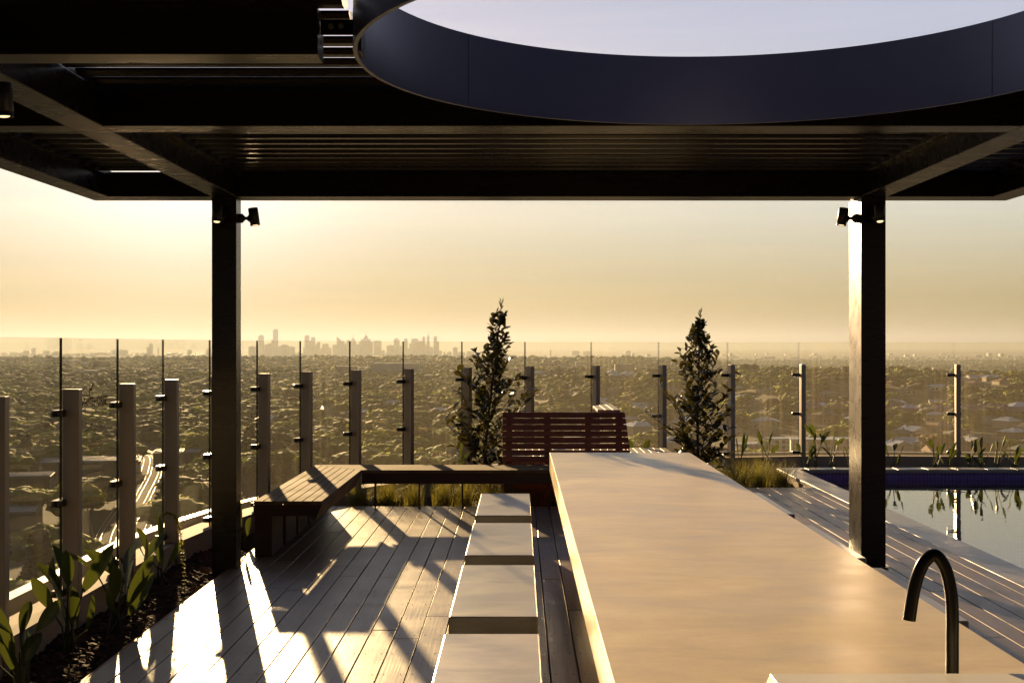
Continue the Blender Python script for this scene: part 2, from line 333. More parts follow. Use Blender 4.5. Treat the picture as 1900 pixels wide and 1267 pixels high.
# bark chips
mb = MB()
for k in range(2600):
    x = random.uniform(-2.72, -2.22); y = random.uniform(5, 11); z = -.06+random.uniform(-.01, .02); s = random.uniform(.008, .028); w = s*random.uniform(.2, .5); a = random.uniform(0, math.pi); t = random.uniform(-.5, .5)
    ux, uy = math.cos(a)*s, math.sin(a)*s; vx, vy = -math.sin(a)*w, math.cos(a)*w
    mb.add([(x-ux-vx, y-uy-vy, z-t*s), (x+ux-vx, y+uy-vy, z+t*s), (x+ux+vx, y+uy+vy, z+t*s+.003), (x-ux+vx, y-uy+vy, z-t*s+.003)], [(0, 1, 2, 3)])
tag(mb.build('bark_chips', M['mulchchip']), 'loose red-brown bark chips strewn over the left bed', 'mulch', kind='stuff')

# deck boards
P0, GAP = .149, .0065
def boards(mb, k0, k1, y0, y1, xmin=None, xmax=None):
    for k in range(k0, k1):
        xa, xb = .007+P0*k+GAP/2, .007+P0*(k+1)-GAP/2
        if xmin is not None: xa = max(xa, xmin)
        if xmax is not None: xb = min(xb, xmax)
        if xb-xa < .02: continue
        y = y0-random.uniform(0, 2.4); 
        while y < y1:
            ye = y+random.choice([1.8, 2.4, 2.7, 3.3]); a, b = max(y, y0), min(ye-.004, y1)
            if b-a > .05: 
                dz = random.uniform(-.0012, .0012); mb.box(xa, xb, a, b, -.032+dz, dz)
            y = ye
mb = MB(); boards(mb, -15, 17, -2.5, 13.69, xmin=-2.215); boards(mb, 17, 24, -2.5, 15.5, xmax=3.545)
# screw heads
dk = mb.build('deck', M['deck'], bevel=.0022, seg=1); struct(dk, 'weathered hardwood deck boards running away from the viewer', 'deck')
mb = MB()
for k in range(-15, 24):
    for j in range(26):
        y = 2.2+j*.45
        if k >= 24: continue
        for u in (.03, .119):
            x = .007+P0*k+u
            if not (-2.2 < x < 3.5): continue
            mb.prism([(x+.0035*math.cos(a*math.pi/3), y+.0035*math.sin(a*math.pi/3)) for a in range(6)], .0005, .0018)
sc_ = mb.build('deck_screws', M['tap'], dk); sc_['kind'] = 'stuff'
# deck edge trims
mb = MB(); mb.box(-2.2, 2.54, 13.695, 13.72, -.15, -.006); mb.box(2.545, 3.54, 15.505, 15.53, -.15, -.006); mb.box(-2.24, -2.219, -2.5, 13.69, -.15, -.006); mb.build('edge_board', M['merbau'], dk)

# pool
mb = MB()
def coping_run(mb, along, a0, a1, b0, b1):
    n = int((a1-a0)/.4)
    for i in range(n):
        s, e = a0+(a1-a0)*i/n+.002, a0+(a1-a0)*(i+1)/n-.002
        if along == 'y': mb.box(b0, b1, s, e, -.045, 0)
        else: mb.box(s, e, b0, b1, -.045, 0)
coping_run(mb, 'y', -2, 17.74, 3.55, 3.84); coping_run(mb, 'x', 3.55, XR, 17.744, 18.05)
struct(mb.build('pool_coping', M['coping'], bevel=.003), 'pale stone coping around the plunge pool', 'coping')
mb = MB(); mb.box(3.60, 3.82, -2, 18.0, -1.6, -.047, 0); mb.box(3.825, XR, 17.78, 18.0, -1.6, -.047, 0); mb.box(3.825, XR, -2.2, -2.0, -1.6, -.047)
fl_ = MB(); fl_.box(3.825, XR, -2, 17.775, -1.75, -1.55); fl_.build('pool_floor', noisy('dark_blue_floor', (.05, .06, .17), (.07, .085, .22), .5, (1, 1, 1), 2, 0)); struct(bpy.data.objects['pool_floor'], 'dark blue pool floor', 'pool')
struct(mb.build('pool_basin', M['mosaic']), 'purple-blue mosaic tiled pool wall', 'pool')
mb = MB(); mb.box(3.57, 3.597, 15.53, 18.0, -.4, -.05); struct(mb.build('planter_wall', M['wallrock']), 'rough brown stone wall below the corner of the pool coping', 'wall')
flat('water', [(3.822, -1.99), (XR, -1.99), (XR, 17.778), (3.822, 17.778)], -.145, M['water']); struct(bpy.data.objects['water'], 'still pool water mirroring the pale sky', 'water')
# tower under the terrace and the core wall behind the viewer
mb = MB(); o2 = outl+[(XR+.5, outl[-1][1]), (XR+.5, YB), ]
mb.prism([tuple(p) for p in offset_line(-.255)][:1] and o2, -62, -1.8); struct(mb.build('terrace_building', M['terrace']), 'concrete tower carrying the roof terrace', 'building')
mb = MB(); mb.box(-5, XR, -4.3, -4.0, -1.8, 3.6)
tag(mb.build('core_wall', M['darkwall']), 'dark rendered wall at the back of the terrace', 'wall')

# ------------------------------------------------------------------ pergola
UZ = 2.834; TZ = 3.022
pg = empty('pergola', (0, 0, 0), 'dark steel pergola with louvred roof and round opening over the stone table', 'pergola')
def beam(x0, x1, y0, y1, name='beam', z0=UZ, z1=TZ):
    mb = MB(); mb.box(x0, x1, y0, y1, z0, z1); return mb.build(name, M['pergola'], pg, bevel=.004)
yb0, yb1 = 9.86, 10.14
XA, XB, XC, XD = -3.145, -2.354, -2.165, 2.60
XE, XF, XG = 2.80, 3.61, 3.81
beam(-3.335, XG, yb0, yb1)                              # far beam
for x0, x1 in ((-3.335, XA), (XB, XC), (XD, XE), (XF, XG)): beam(x0, x1, -2, yb0-.003)
for y0, y1 in ((6.69, 6.89),):
    beam(XA+.003, XB-.003, y0, y1); beam(XC+.003, XD-.003, y0, y1); beam(XE+.003, XF-.003, y0, y1)
mb = MB(); mb.hexa([(XC+.003, 5.04, UZ), (-.789, 5.04, UZ), (-.792, 5.21, UZ), (XC+.003, 5.21, UZ)], [(XC+.003, 5.04, TZ), (-.789, 5.04, TZ), (-.792, 5.21, TZ), (XC+.003, 5.21, TZ)]); mb.build('beam', M['pergola'], pg, bevel=.004)
beam(XA+.003, XB-.003, 5.04, 5.21); beam(XE+.003, XF-.003, 5.04, 5.21); beam(2.45, XD-.003, 5.04, 5.21)
beam(XC+.003, XD-.003, 3.1, 3.3); beam(XC+.003, XD-.003, -1.9, -1.7); beam(XC+.003, XD-.003, .8, 1.0)
# ring
RCX, RCY, RR = .855, 5.135, 1.49
mb = MB(); n = 128; z0, z1 = UZ-.002, 3.178; vs = []
for k in range(n):
    a = 2*math.pi*k/n; c, s = math.cos(a), math.sin(a)
    for r_, z in ((RR, z0), (RR, z1), (RR+.016, z1), (RR+.016, z0)): vs.append((RCX+r_*c, RCY+r_*s, z))
fs = []
for k in range(n):
    j = (k+1) % n
    for q in range(4): q2 = (q+1) % 4; fs.append((k*4+q, j*4+q, j*4+q2, k*4+q2))
mb.add(vs, fs); ri = mb.build('ring_opening', M['ring'], pg)
bm = bmesh.new(); bm.from_mesh(ri.data); bmesh.ops.recalc_face_normals(bm, faces=bm.faces); bm.to_mesh(ri.data); bm.free()
for p in ri.data.polygons: p.use_smooth = abs(p.normal.z) < .5
for e in ri.data.edges:
    pass
ri.modifiers.new('split', 'EDGE_SPLIT').split_angle = R(40)
# weld seams on the ring
for ang in (137.5, 30, 268):
    a = R(ang); mb = MB(); c, s = math.cos(a), math.sin(a)
    mb.tube([(RCX+(RR-.0005)*c, RCY+(RR-.0005)*s, z0+.01+i*.033+0) for i in range(11)], [.0028+random.uniform(-.0012, .0012) for _ in range(11)], 6); mb.build('weld_seam', M['ring'], ri)
# louvre blades: airfoil blades lying nearly closed above the beams
def blade(mb, x0, x1, y, z=3.0395, chord=.208, tilt=.10):
    c, s = math.cos(tilt), math.sin(tilt); prof = [(-.5, -.004), (-.36, -.02), (-.1, -.026), (.2, -.016), (.44, -.004), (.5, .004), (.5, .012), (.1, .018), (-.3, .014), (-.5, .008)]
    P = [(u*chord*c-v*s, u*chord*s+v*c) for u, v in prof]; n = len(P)
    vs = [(x0, y+a, z+b) for a, b in P]+[(x1, y+a, z+b) for a, b in P]
    mb.add(vs, [tuple(range(n)), tuple(range(n, 2*n))[::-1]]+[(i, n+i, n+(i+1) % n, (i+1) % n) for i in range(n)])
def louvres(x0, x1, y0, y1, hole=False):
    mb = MB(); y = y1-.11; 
    while y > y0+.05:
        segs = [(x0, x1)]
        if hole and abs(y-RCY) < RR+.16:
            dd = max(0, abs(y-RCY)-.1); w = math.sqrt(max(0, (RR+.03)**2-dd*dd)); segs = [(x0, RCX-w-.02), (RCX+w+.02, x1)]
        for a, b in segs:
            if b-a > .05: blade(mb, a, b, y)
        y -= .213
    mb.build('louvre_panel', M['pergola'], pg)
for (a, b) in ((XA-.012, XB+.012), (XE-.018, XF+.018)):
    louvres(a, b, 6.9, 9.86); louvres(a, b, -1.9, 6.66)
louvres(XC-.013, XD+.018, 6.9, 9.86); louvres(XC+.02, XD-.02, -1.7, 6.66, True)
# upstand frame standing on the beams round each louvre bay
for a, b in ((-3.325, -3.16), (-2.34, -2.18), (2.62, 2.78), (3.63, 3.80)):
    mb = MB(); mb.box(a, b, -2, 9.84, 3.0225, 3.13); mb.build('upstand', M['pergola'], pg)
for y0, y1 in ((6.70, 6.88), (-1.88, -1.72)):
    for a, b in ((-3.157, -2.343), (-2.177, 2.617), (2.783, 3.627)):
        mb = MB(); mb.box(a, b, y0, y1, 3.0225, 3.13); mb.build('upstand', M['pergola'], pg)
mb = MB(); mb.box(-2.25, .95, 9.867, 9.88, 3.0225, 3.045); mb.build('upstand', M['pergola'], pg)  # closing strip, added to thin the bright sliver above the far beam
mb = MB(); mb.box(.9, 3.6, 9.8805, 9.9, 3.0225, 3.10); mb.build('upstand', M['pergola'], pg)  # closing strip, added to keep stray sun off the right side beam
mb = MB(); mb.box(-2.16, -.80, 5.10, 5.14, 3.0225, 3.06); mb.build('upstand', M['pergola'], pg)  # closing strip, added to shut out a bright line of sky
# bracket plate between cut beam and ring, with bolt holes' bolts
mb = MB(); mb.box(-.788, -.655, 5.10, 5.115, 2.925, 2.985); mb.box(-.655, -.62, 5.06, 5.19, 2.85, 3.02); mb.build('bracket', M['pergola'], pg, bevel=.003)
for x in (-.745, -.705):
    mb = MB(); mb.tube([(x, 5.085, 2.955), (x, 5.10, 2.955)], .011, 10); mb.build('bolt', M['post'], pg)
# gutter frames under louvres, each side of the bays
for x0, x1 in ((XC+.003, XC+.05), (XD-.05, XD-.003), (XA+.003, XA+.04), (XF-.04, XF-.003)):
    mb = MB(); mb.box(x0, x1, 6.9, 9.85, 2.985, 3.02); mb.build('gutter', M['pergola'], pg)
# posts
def post(x0, x1, y0, y1, zb): 
    mb = MB(); mb.box(x0, x1, y0, y1, zb, UZ-.001); return mb.build('post', M['pergola'], pg, bevel=.004)
post(XB+.001, XC-.001, 9.87, 10.04, -.16)
post(XD+.001, XE-.012, 9.86, 10.06, .012)
mb = MB(); mb.box(XD+.006, XE-.03, 10.064, 10.25, .012, UZ-.001); mb.build('post', M['pergola'], pg, bevel=.004)
mb = MB(); mb.box(XD-.02, XE+.0, 9.83, 10.09, .0025, .012); mb.build('base_plate', M['pergola'], pg)
post(XB+.001, XC-.001, 5.04, 5.21, -.16); post(XD+.001, XE-.001, 5.04, 5.21, .002)
post(XB+.001, XC-.001, .4, .6, -.16); post(XD+.001, XE-.001, .4, .6, .002)

# spotlights
def spot(loc, rz, tilt, label):
    """bracket grows along local +Y from the post face, lamp hangs at its end"""
    r_ = empty('spotlight', loc, label, 'spotlight', 'spotlights fixed to the pergola posts', rz)
    mb = MB(); mb.tube([(0, 0, 0), (0, .03, 0)], .036, 16); mb.tube([(0, .03, 0), (0, .036, 0), (0, .05, 0), (0, .062, 0)], [.034, .028, .013, .012], 12); mb.tube([(0, .062, 0), (0, .075, 0), (0, .085, 0)], [.012, .026, .03], 12); mb.build('bracket', M['lampm'], r_)
    c, s = math.cos(tilt), math.sin(tilt); ax = Vector((0, s, -c)); o = Vector((0, .115, .03)); a = o-ax*.05; b_ = o+ax*.085
    mb = MB(); mb.tube([a, a+ax*.004, b_-ax*.02, b_-ax*.019, b_-ax*.017, b_-ax*.016, b_], [.035, .038, .038, .0365, .0365, .038, .038], 24, caps=False)
    mb.tube([a, a+ax*.0005], [.035, .001], 24, caps=False); mb.tube([b_, b_-ax*.001, b_-ax*.012], [.038, .033, .031], 24, caps=False); mb.build('lamp_body', M['lampm'], r_)
    mb = MB(); mb.tube([b_-ax*.006, b_-ax*.0015], [.024, .02], 20); mb.build('lens', M['lens'], r_)
def spot_at(x, Yf, z, rz, tilt, label): return spot((x, Yf, z), rz, tilt, label)
zl = pz(401, 9.8)
spot_at(px(409, 9.86), 9.87, zl, R(180), .2, 'black spotlight hanging on the front face of the left pergola post')
spot_at(XC, 9.955, pz(404, 9.9), R(-90), .14, 'black spotlight sticking out from the right side of the left pergola post')
spot_at(px(1624, 9.86), 9.86, zl, R(180), .24, 'black spotlight hanging on the front face of the right pergola post')
spot_at(XD, 9.955, pz(404, 9.9), R(90), .16, 'black spotlight sticking out from the left side of the right pergola post')
spot_at(XC, 5.125, pz(190, 5.1), R(-90), .06, 'black spotlight cut off by the left edge of the picture, on the near post')

# ------------------------------------------------------------------ stone table, stools, sink block, tap
tb = empty('dining_table', (0, 0, 0), 'long thick tan stone table running away under the pergola', 'table')
mb = MB(); mb.box(.262, 1.51, 1.3, 11.5, .582, .75); mb.build('tabletop', M['table'], tb, bevel=.005)
for y in (2.0, 5.4, 9.0):
    mb = MB(); mb.box(.62, 1.16, y, y+1.3, .002, .581); mb.build('pedestal', M['table'], tb, bevel=.004)
yf = [9.53, 7.72, 5.97, 4.21]
nm = ['farthest stone stool left of the table', 'second farthest stone stool left of the table', 'third stone stool left of the table, dark end face in full view', 'nearest stone stool left of the table, cut by the bottom of the picture']
nr = ['farthest stone stool right of the table, a corner showing past its edge', 'stone stool right of the table beside the right pergola post, a lit corner showing', 'stone stool right of the table behind the tap, only its dark corner showing']
def stool(x0, x1, y, lab):
    r_ = empty('stool', ((x0+x1)/2, y, 0), lab, 'stool', 'stone bench stools along the table'); w = (x1-x0)/2
    mb = MB(); mb.box(-w, w, 0, 1.41, .06, .45); a = mb.build('seat', M['stool'], r_, bevel=.007)
    mb = MB(); mb.box(-w+.02, w-.02, .02, 1.39, .003, .059); b = mb.build('plinth', M['darkwall'], r_); reg(r_, a, b); return r_
s0 = None
for k, y in enumerate(yf):
    if s0 is None: s0 = stool(-.33, .083, y, nm[0]); continue
    c = copy_tree(s0); c.location = (-.1235, y, 0); c['label'] = nm[k]
for k, y in enumerate((9.6, 7.61, 5.875)):
    c = copy_tree(s0); c.location = (2.04-.2065, y, 0); c['label'] = nr[k]
mb = MB(); Yk = 3.24; zt = .88
mb.hexa([(.56, 1.3, .752), (3.2, 1.3, .752), (3.2, Yk+.03, .752), (.58, Yk+.03, .752)], [(.626, 1.3, zt), (3.2, 1.3, zt), (3.2, Yk, zt), (.626, Yk, zt)])
tag(mb.build('sink_surround', M['sink'], bevel=.003), 'raised pale stone sink block on the near end of the table', 'counter')
tp = empty('tap', (px(1767, 3.5), 3.5, .75), 'matt black gooseneck tap rising from the near end of the table', 'tap')
pts = [(1767, 1330), (1767, 1250), (1767, 1190), (1767, 1135), (1763.5, 1092), (1753, 1052), (1735, 1029.5), (1716, 1041), (1702.5, 1069), (1693.5, 1106), (1687, 1150)]
P3 = [Vector((px(x, 3.5)-tp.location.x, 0, pz(y, 3.5)-.75)) for x, y in pts]; P3[0].z = 0.0
def catmull(P, n=8):
    out = []
    for i in range(len(P)-1):
        a, b, c, d_ = P[max(i-1, 0)], P[i], P[i+1], P[min(i+2, len(P)-1)]
        for k in range(n):
            t = k/n; out.append(.5*((2*b)+(c-a)*t+(2*a-5*b+4*c-d_)*t*t+(3*b-a-3*c+d_)*t**3))
    return out+[P[-1]]
mb = MB(); mb.tube(catmull(P3), .0172, 20); mb.build('spout', M['tap'], tp)
mb = MB(); mb.tube([(0, 0, 0.001), (0, 0, .012), (0, 0, .016)], [.028, .028, .022], 24); mb.build('base_flange', M['tap'], tp)
tk = empty('power_outlet', (1.35, 2.9, .88)) if False else None

# ------------------------------------------------------------------ timber bench (L-shaped) and daybed
bn = empty('timber_bench', (0, 0, 0), 'L-shaped slatted timber bench along the left and far side of the deck', 'bench')
xo, xi, yf0, yi, yo, zt = -2.145, -1.592, 10.40, 12.99, 13.58, .45
bw = (xi-xo)/7; mb = MB()
for k in range(7):
    a, b = xo+bw*k+.003, xo+bw*(k+1)-.003
    ya = lambda x: yo-(x-xo)/(xi-xo)*(yo-yi)
    mb.prism([(a, yf0), (b, yf0), (b, ya(b)-.003), (a, ya(a)-.003)], zt-.03, zt)
mb.build('side_seat', M['bench_y'], bn, bevel=.002, seg=1)
mb = MB(); bd_ = (yo-yi)/7; XE2 = 1.75
for k in range(7):
    a, b = yi+bd_*k+.003, yi+bd_*(k+1)-.003
    xa = lambda y: xi-(y-yi)/(yo-yi)*(xi-xo)
    mb.prism([(xa(a)+.003, a), (XE2, a), (XE2, b), (xa(b)+.003, b)], zt-.03, zt)
mb.build('far_seat', M['bench_x'], bn, bevel=.002, seg=1)
mb = MB(); mb.box(xi+.0, XE2, yi+.004, yi+.03, .312, zt-.031); mb.box(xi-.03, XE2, yo-.05, yo-.02, .33, zt-.031); mb.build('far_fascia', M['shaded_timber'], bn)
mb = MB(); mb.hexa([(xi-.085, yf0+.02, .29), (xi-.06, yf0+.02, .29), (xi-.06, yi+.03, .29), (xi-.085, yi+.03, .29)], [(xi-.028, yf0+.02, zt-.031), (xi-.003, yf0+.02, zt-.031), (xi-.003, yi+.001, zt-.031), (xi-.028, yi+.001, zt-.031)]); mb.build('side_fascia', M['bench_y'], bn)
mb = MB(); mb.add([(xo, yf0+.002, zt-.031), (xi-.002, yf0+.002, zt-.031), (xi-.062, yf0+.002, .288), (xi-.1, yf0+.002, .33), (xo, yf0+.002, .33),
                   (xo, yf0+.019, zt-.031), (xi-.002, yf0+.019, zt-.031), (xi-.062, yf0+.019, .288), (xi-.1, yf0+.019, .33), (xo, yf0+.019, .33)],
                  [(4, 3, 2, 1, 0), (5, 6, 7, 8, 9)]+[(i, (i+1) % 5, 5+(i+1) % 5, 5+i) for i in range(5)]); mb.build('end_panel', M['shaded_timber'], bn)
for k in range(5):
    y = 10.42+.62*k
    mb = MB(); mb.box(xo+.005, -2.0, y, y+.5+.02*k, .002, .33 if k else .33); mb.build('leg', M['shaded_timber'], bn, bevel=.003)
for x in (-1.506, -1.05, -.60, -.15, .30, .75, 1.2):
    mb = MB(); mb.box(x-.008, x+.008, 13.44, 13.50, .002, .41); mb.build('steel_leg', M['clamp'], bn)
for x in (-.08, ): 
    mb = MB(); mb.box(x-.06, x+.0, 13.0+.1, 13.16, .002, .41); mb.build('leg', M['shaded_timber'], bn)
# daybed
db = empty('daybed', (0, 0, 0), 'slatted timber daybed with high red-brown backrest behind the far bench', 'daybed')
mb = MB()
for k in range(8):
    za = .475+k*.0655; zb = za+.0575; lean = lambda z: 13.62+(z-.45)*.25
    xr = lambda z: 1.175-(z-.475)*.12
    mb.hexa([(-.188, lean(za), za), (xr(za), lean(za), za), (xr(za), lean(za)+.022, za), (-.188, lean(za)+.022, za)], [(-.186, lean(zb), zb), (xr(zb), lean(zb), zb), (xr(zb), lean(zb)+.022, zb), (-.186, lean(zb)+.022, zb)])
mb.build('backrest', M['merbau'], db, bevel=.0015, seg=1)
for x in (-.12, .29, .72, 1.05):
    mb = MB(); mb.hexa([(x-.035, 13.65, .42), (x+.035, 13.65, .42), (x+.035, 13.69, .42), (x-.035, 13.69, .42)], [(x-.035, 13.79, .985), (x+.035, 13.79, .985), (x+.035, 13.83, .985), (x-.035, 13.83, .985)]); mb.build('batten', M['merbau'], db)
mb = MB()
for k in range(24):
    x = -.186+k*.082; mb.box(x+.004, x+.078, 14.0, 15.83, .42, .45)
mb.build('seat_slats', M['daybed'], db, bevel=.002, seg=1)
mb = MB(); mb.box(-.18, 1.77, 14.0, 14.03, -.09, .418); mb.box(-.18, 1.77, 15.78, 15.81, -.09, .418); mb.box(1.74, 1.77, 14.04, 15.77, -.09, .418); mb.build('frame', M['merbau'], db)
mb = MB()     # side rest: slatted box whose top catches the sun
for k in range(3):
    xa, xb = .83+k*.083, .83+k*.083+.078; ye0 = 14.75+k*.21
    mb.prism([(xa, 13.86), (xb, 13.86), (xb, ye0+.21), (xa, ye0)], .985, 1.012)
mb.build('arm_top', M['daybed'], db, bevel=.0015, seg=1)
mb = MB()
for k in range(7):
    za = .47+k*.073; xo_ = lambda z: 1.16-(z-.45)*.12
    mb.hexa([(xo_(za)-.02, 13.88, za), (xo_(za), 13.88, za), (xo_(za), 15.3, za), (xo_(za)-.02, 15.3, za)], [(xo_(za+.066)-.02, 13.88, za+.066), (xo_(za+.066), 13.88, za+.066), (xo_(za+.066), 15.3, za+.066), (xo_(za+.066)-.02, 15.3, za+.066)])
mb.build('arm_side', M['daybed'], db)

# ------------------------------------------------------------------ planting
def leafverts(base, d, up, Ln, W, fold=.25, droop=.2, n=6, tipw=.0):
    d = d.normalized(); side = d.cross(up)
    if side.length < .05: side = d.orthogonal()
    side.normalize(); nrm = side.cross(d).normalized(); vs = []
    for i in range(n+1):
        t = i/n; w = W*math.sin(math.pi*min(1, t*.96+.04))**.75 if t < 1 else .0
        w = max(w*.5, .0008); c = base+d*(Ln*t)-Vector((0, 0, 1))*(droop*Ln*t*t)
        vs += [c-side*w+nrm*fold*w, c, c+side*w+nrm*fold*w]
    fs = []
    for i in range(n): o = i*3; fs += [(o, o+1, o+4, o+3), (o+1, o+2, o+5, o+4)]
    return vs, fs
def paddle_plant(name, x, y, z, h, nl, label, group, seed, spread=.5, Lf=.27, Wf=.095):
    rd = random.Random(seed); r_ = empty(name, (x, y, z), label, 'plant', group)
    ms, ml = MB(), MB()
    for k in range(nl):
        a = rd.uniform(0, 2*math.pi); hh = h*rd.uniform(.45, 1.0)-Lf*.55; out = spread*rd.uniform(.1, .55)*h
        b = Vector((rd.uniform(-.04, .04), rd.uniform(-.04, .04), 0)); tip = Vector((math.cos(a)*out, math.sin(a)*out, max(.08, hh)))
        mid = b.lerp(tip, .5)+Vector((-math.cos(a)*out*.2, -math.sin(a)*out*.2, .02))
        ms.tube([b, mid, tip], [.007, .006, .004], 6)
        d = Vector((math.cos(a)*rd.uniform(.1, .65), math.sin(a)*rd.uniform(.1, .65), rd.uniform(.55, 1.2)))
        L_ = Lf*rd.uniform(.7, 1.15); up = Vector((rd.uniform(-1, 1), rd.uniform(-1, .2), .3))
        vs, fs = leafverts(tip, d, up, L_, Wf*rd.uniform(.7, 1.2), rd.uniform(.2, .7), rd.uniform(0, .35), 8); ml.add(vs, fs, 0, True)
    ms.build('stalks', M['stem'], r_); ml.build('leaves', M['paddle'], r_); return r_
lp = [(-2.50, 6.45, .56, 10, 'nearest paddle-leaved plant in the left bed, at the bottom left corner'),
      (-2.60, 7.5, .58, 9, 'paddle-leaved plant with a broad sunlit leaf before the second fence post'),
      (-2.50, 8.0, .60, 9, 'tall paddle-leaved plant between the second and third fence posts'),
      (-2.60, 8.75, .50, 7, 'paddle-leaved plant with one leaf pointing left, before the fourth fence post'),
      (-2.66, 9.6, .50, 5, 'paddle-leaved plant beside the left pergola post with a yellow sprig before it'),
      (-2.40, 11.3, .60, 4, 'slender paddle-leaved plant behind the left pergola post')]
for i, (x, y, h, nl, lab) in enumerate(lp): paddle_plant('paddle_plant', x, y, -.07, h, nl, lab, 'paddle-leaved plants in the left bed', 30+i, Lf=.33, Wf=.078)
rp = [(1372, .42), (1425, .42), (1497, .40), (1515, .58), (1545, .45), (1578, .38), (1657, .40), (1735, .38), (1762, .30), (1798, .40), (1822, .36), (1850, .38), (1880, .28)]
for i, (x, h) in enumerate(rp):
    Y = 18.24; paddle_plant('paddle_plant', px(x, Y), Y, -.09, h+.12, 5, f'low paddle-leaved plant behind the far pool edge, {ordn(i+1)} from the left of that row', 'paddle-leaved plants behind the pool', 80+i, .4, .24, .075)
paddle_plant('paddle_plant', px(1190, 16.4), 16.4, -.09, .75, 5, 'paddle-leaved plant poking up behind the daybed, right of its backrest', None, 120, .5, .3, .09)
paddle_plant('paddle_plant', px(850, 15.6), 15.6, -.09, .62, 4, 'narrow paddle-leaved plant left of the left shrub', None, 121, .3, .3, .06)
# yellow sprig
vr = random.Random(3); r_ = empty('yellow_sprig', (-2.42, 9.3, -.07), 'thin yellow-leaved sprig arching beside the left pergola post', 'plant'); ms, ml = MB(), MB()
pth = [Vector((.02, -.05, 0)), Vector((.0, 0, .2)), Vector((-.02, 0, .4)), Vector((-.05, 0, .52)), Vector((-.11, 0, .57)), Vector((-.16, 0, .54))]
cp = catmull(pth, 8); ms.tube(cp, .003, 5)
for p in cp:
    for q in range(5):
        dd = Vector((vr.uniform(-1, 1), vr.uniform(-1, 1), vr.uniform(-.4, .8))); vs, fs = leafverts(p, dd, Vector((0, 0, 1)), vr.uniform(.015, .03), .016, .2, .2, 3); ml.add(vs, fs)
ms.build('stalk', M['stem'], r_); ml.build('leaves', M['vine'], r_)
# grass tufts
def tuft(x, y, z, h, nb, lab, seed):
    rd = random.Random(seed); mb = MB()
    for k in range(nb):
        a = rd.uniform(0, 2*math.pi); b = Vector((rd.gauss(0, .05), rd.gauss(0, .05), 0)); L_ = h*rd.uniform(.6, 1.25); lean = rd.uniform(.15, 1.0)
        w = rd.uniform(.0016, .0034); side = Vector((-math.sin(a+rd.uniform(-1, 1)), math.cos(a), 0)); vs = []; n = 5
        for i in range(n+1):
            t = i/n; r2 = lean*L_*t*t*.75+.1*t*L_; p = b+Vector((math.cos(a)*r2, math.sin(a)*r2, L_*(t-.38*lean*t*t*t))); ww = w*(1-t*.92)
            vs += [p-side*ww, p+side*ww]
        mb.add(vs, [(i*2, i*2+1, i*2+3, i*2+2) for i in range(n)])
    o = mb.build('grass_tuft', M['grass']); o.location = (x, y, z); return tag(o, lab, 'grass', 'golden grass tufts in the planting beds')
gi = 0
rowA = [(-1.75, 14.0), (-1.45, 14.15), (-1.15, 13.95), (-.85, 14.2), (-.6, 13.98), (-.32, 14.1), (-.05, 13.95), (.2, 14.02), (.42, 13.92)]
for x, y in rowA:
    gi += 1; tuft(x, y+.05, -.09, .40, 300, f'golden green grass tuft under the far bench, {ordn(gi)} from the left', 200+gi)
rowB = [(2.35, 14.7), (2.62, 15.85), (2.95, 15.95), (3.25, 16.0), (2.8, 16.3), (3.1, 16.5), (2.3, 15.6), (2.5, 16.6)]
for k, (x, y) in enumerate(rowB): tuft(x, y, -.09, .40, 300, f'golden grass tuft right of the table end, {ordn(k+1)} of the clump by the pool corner', 230+k)
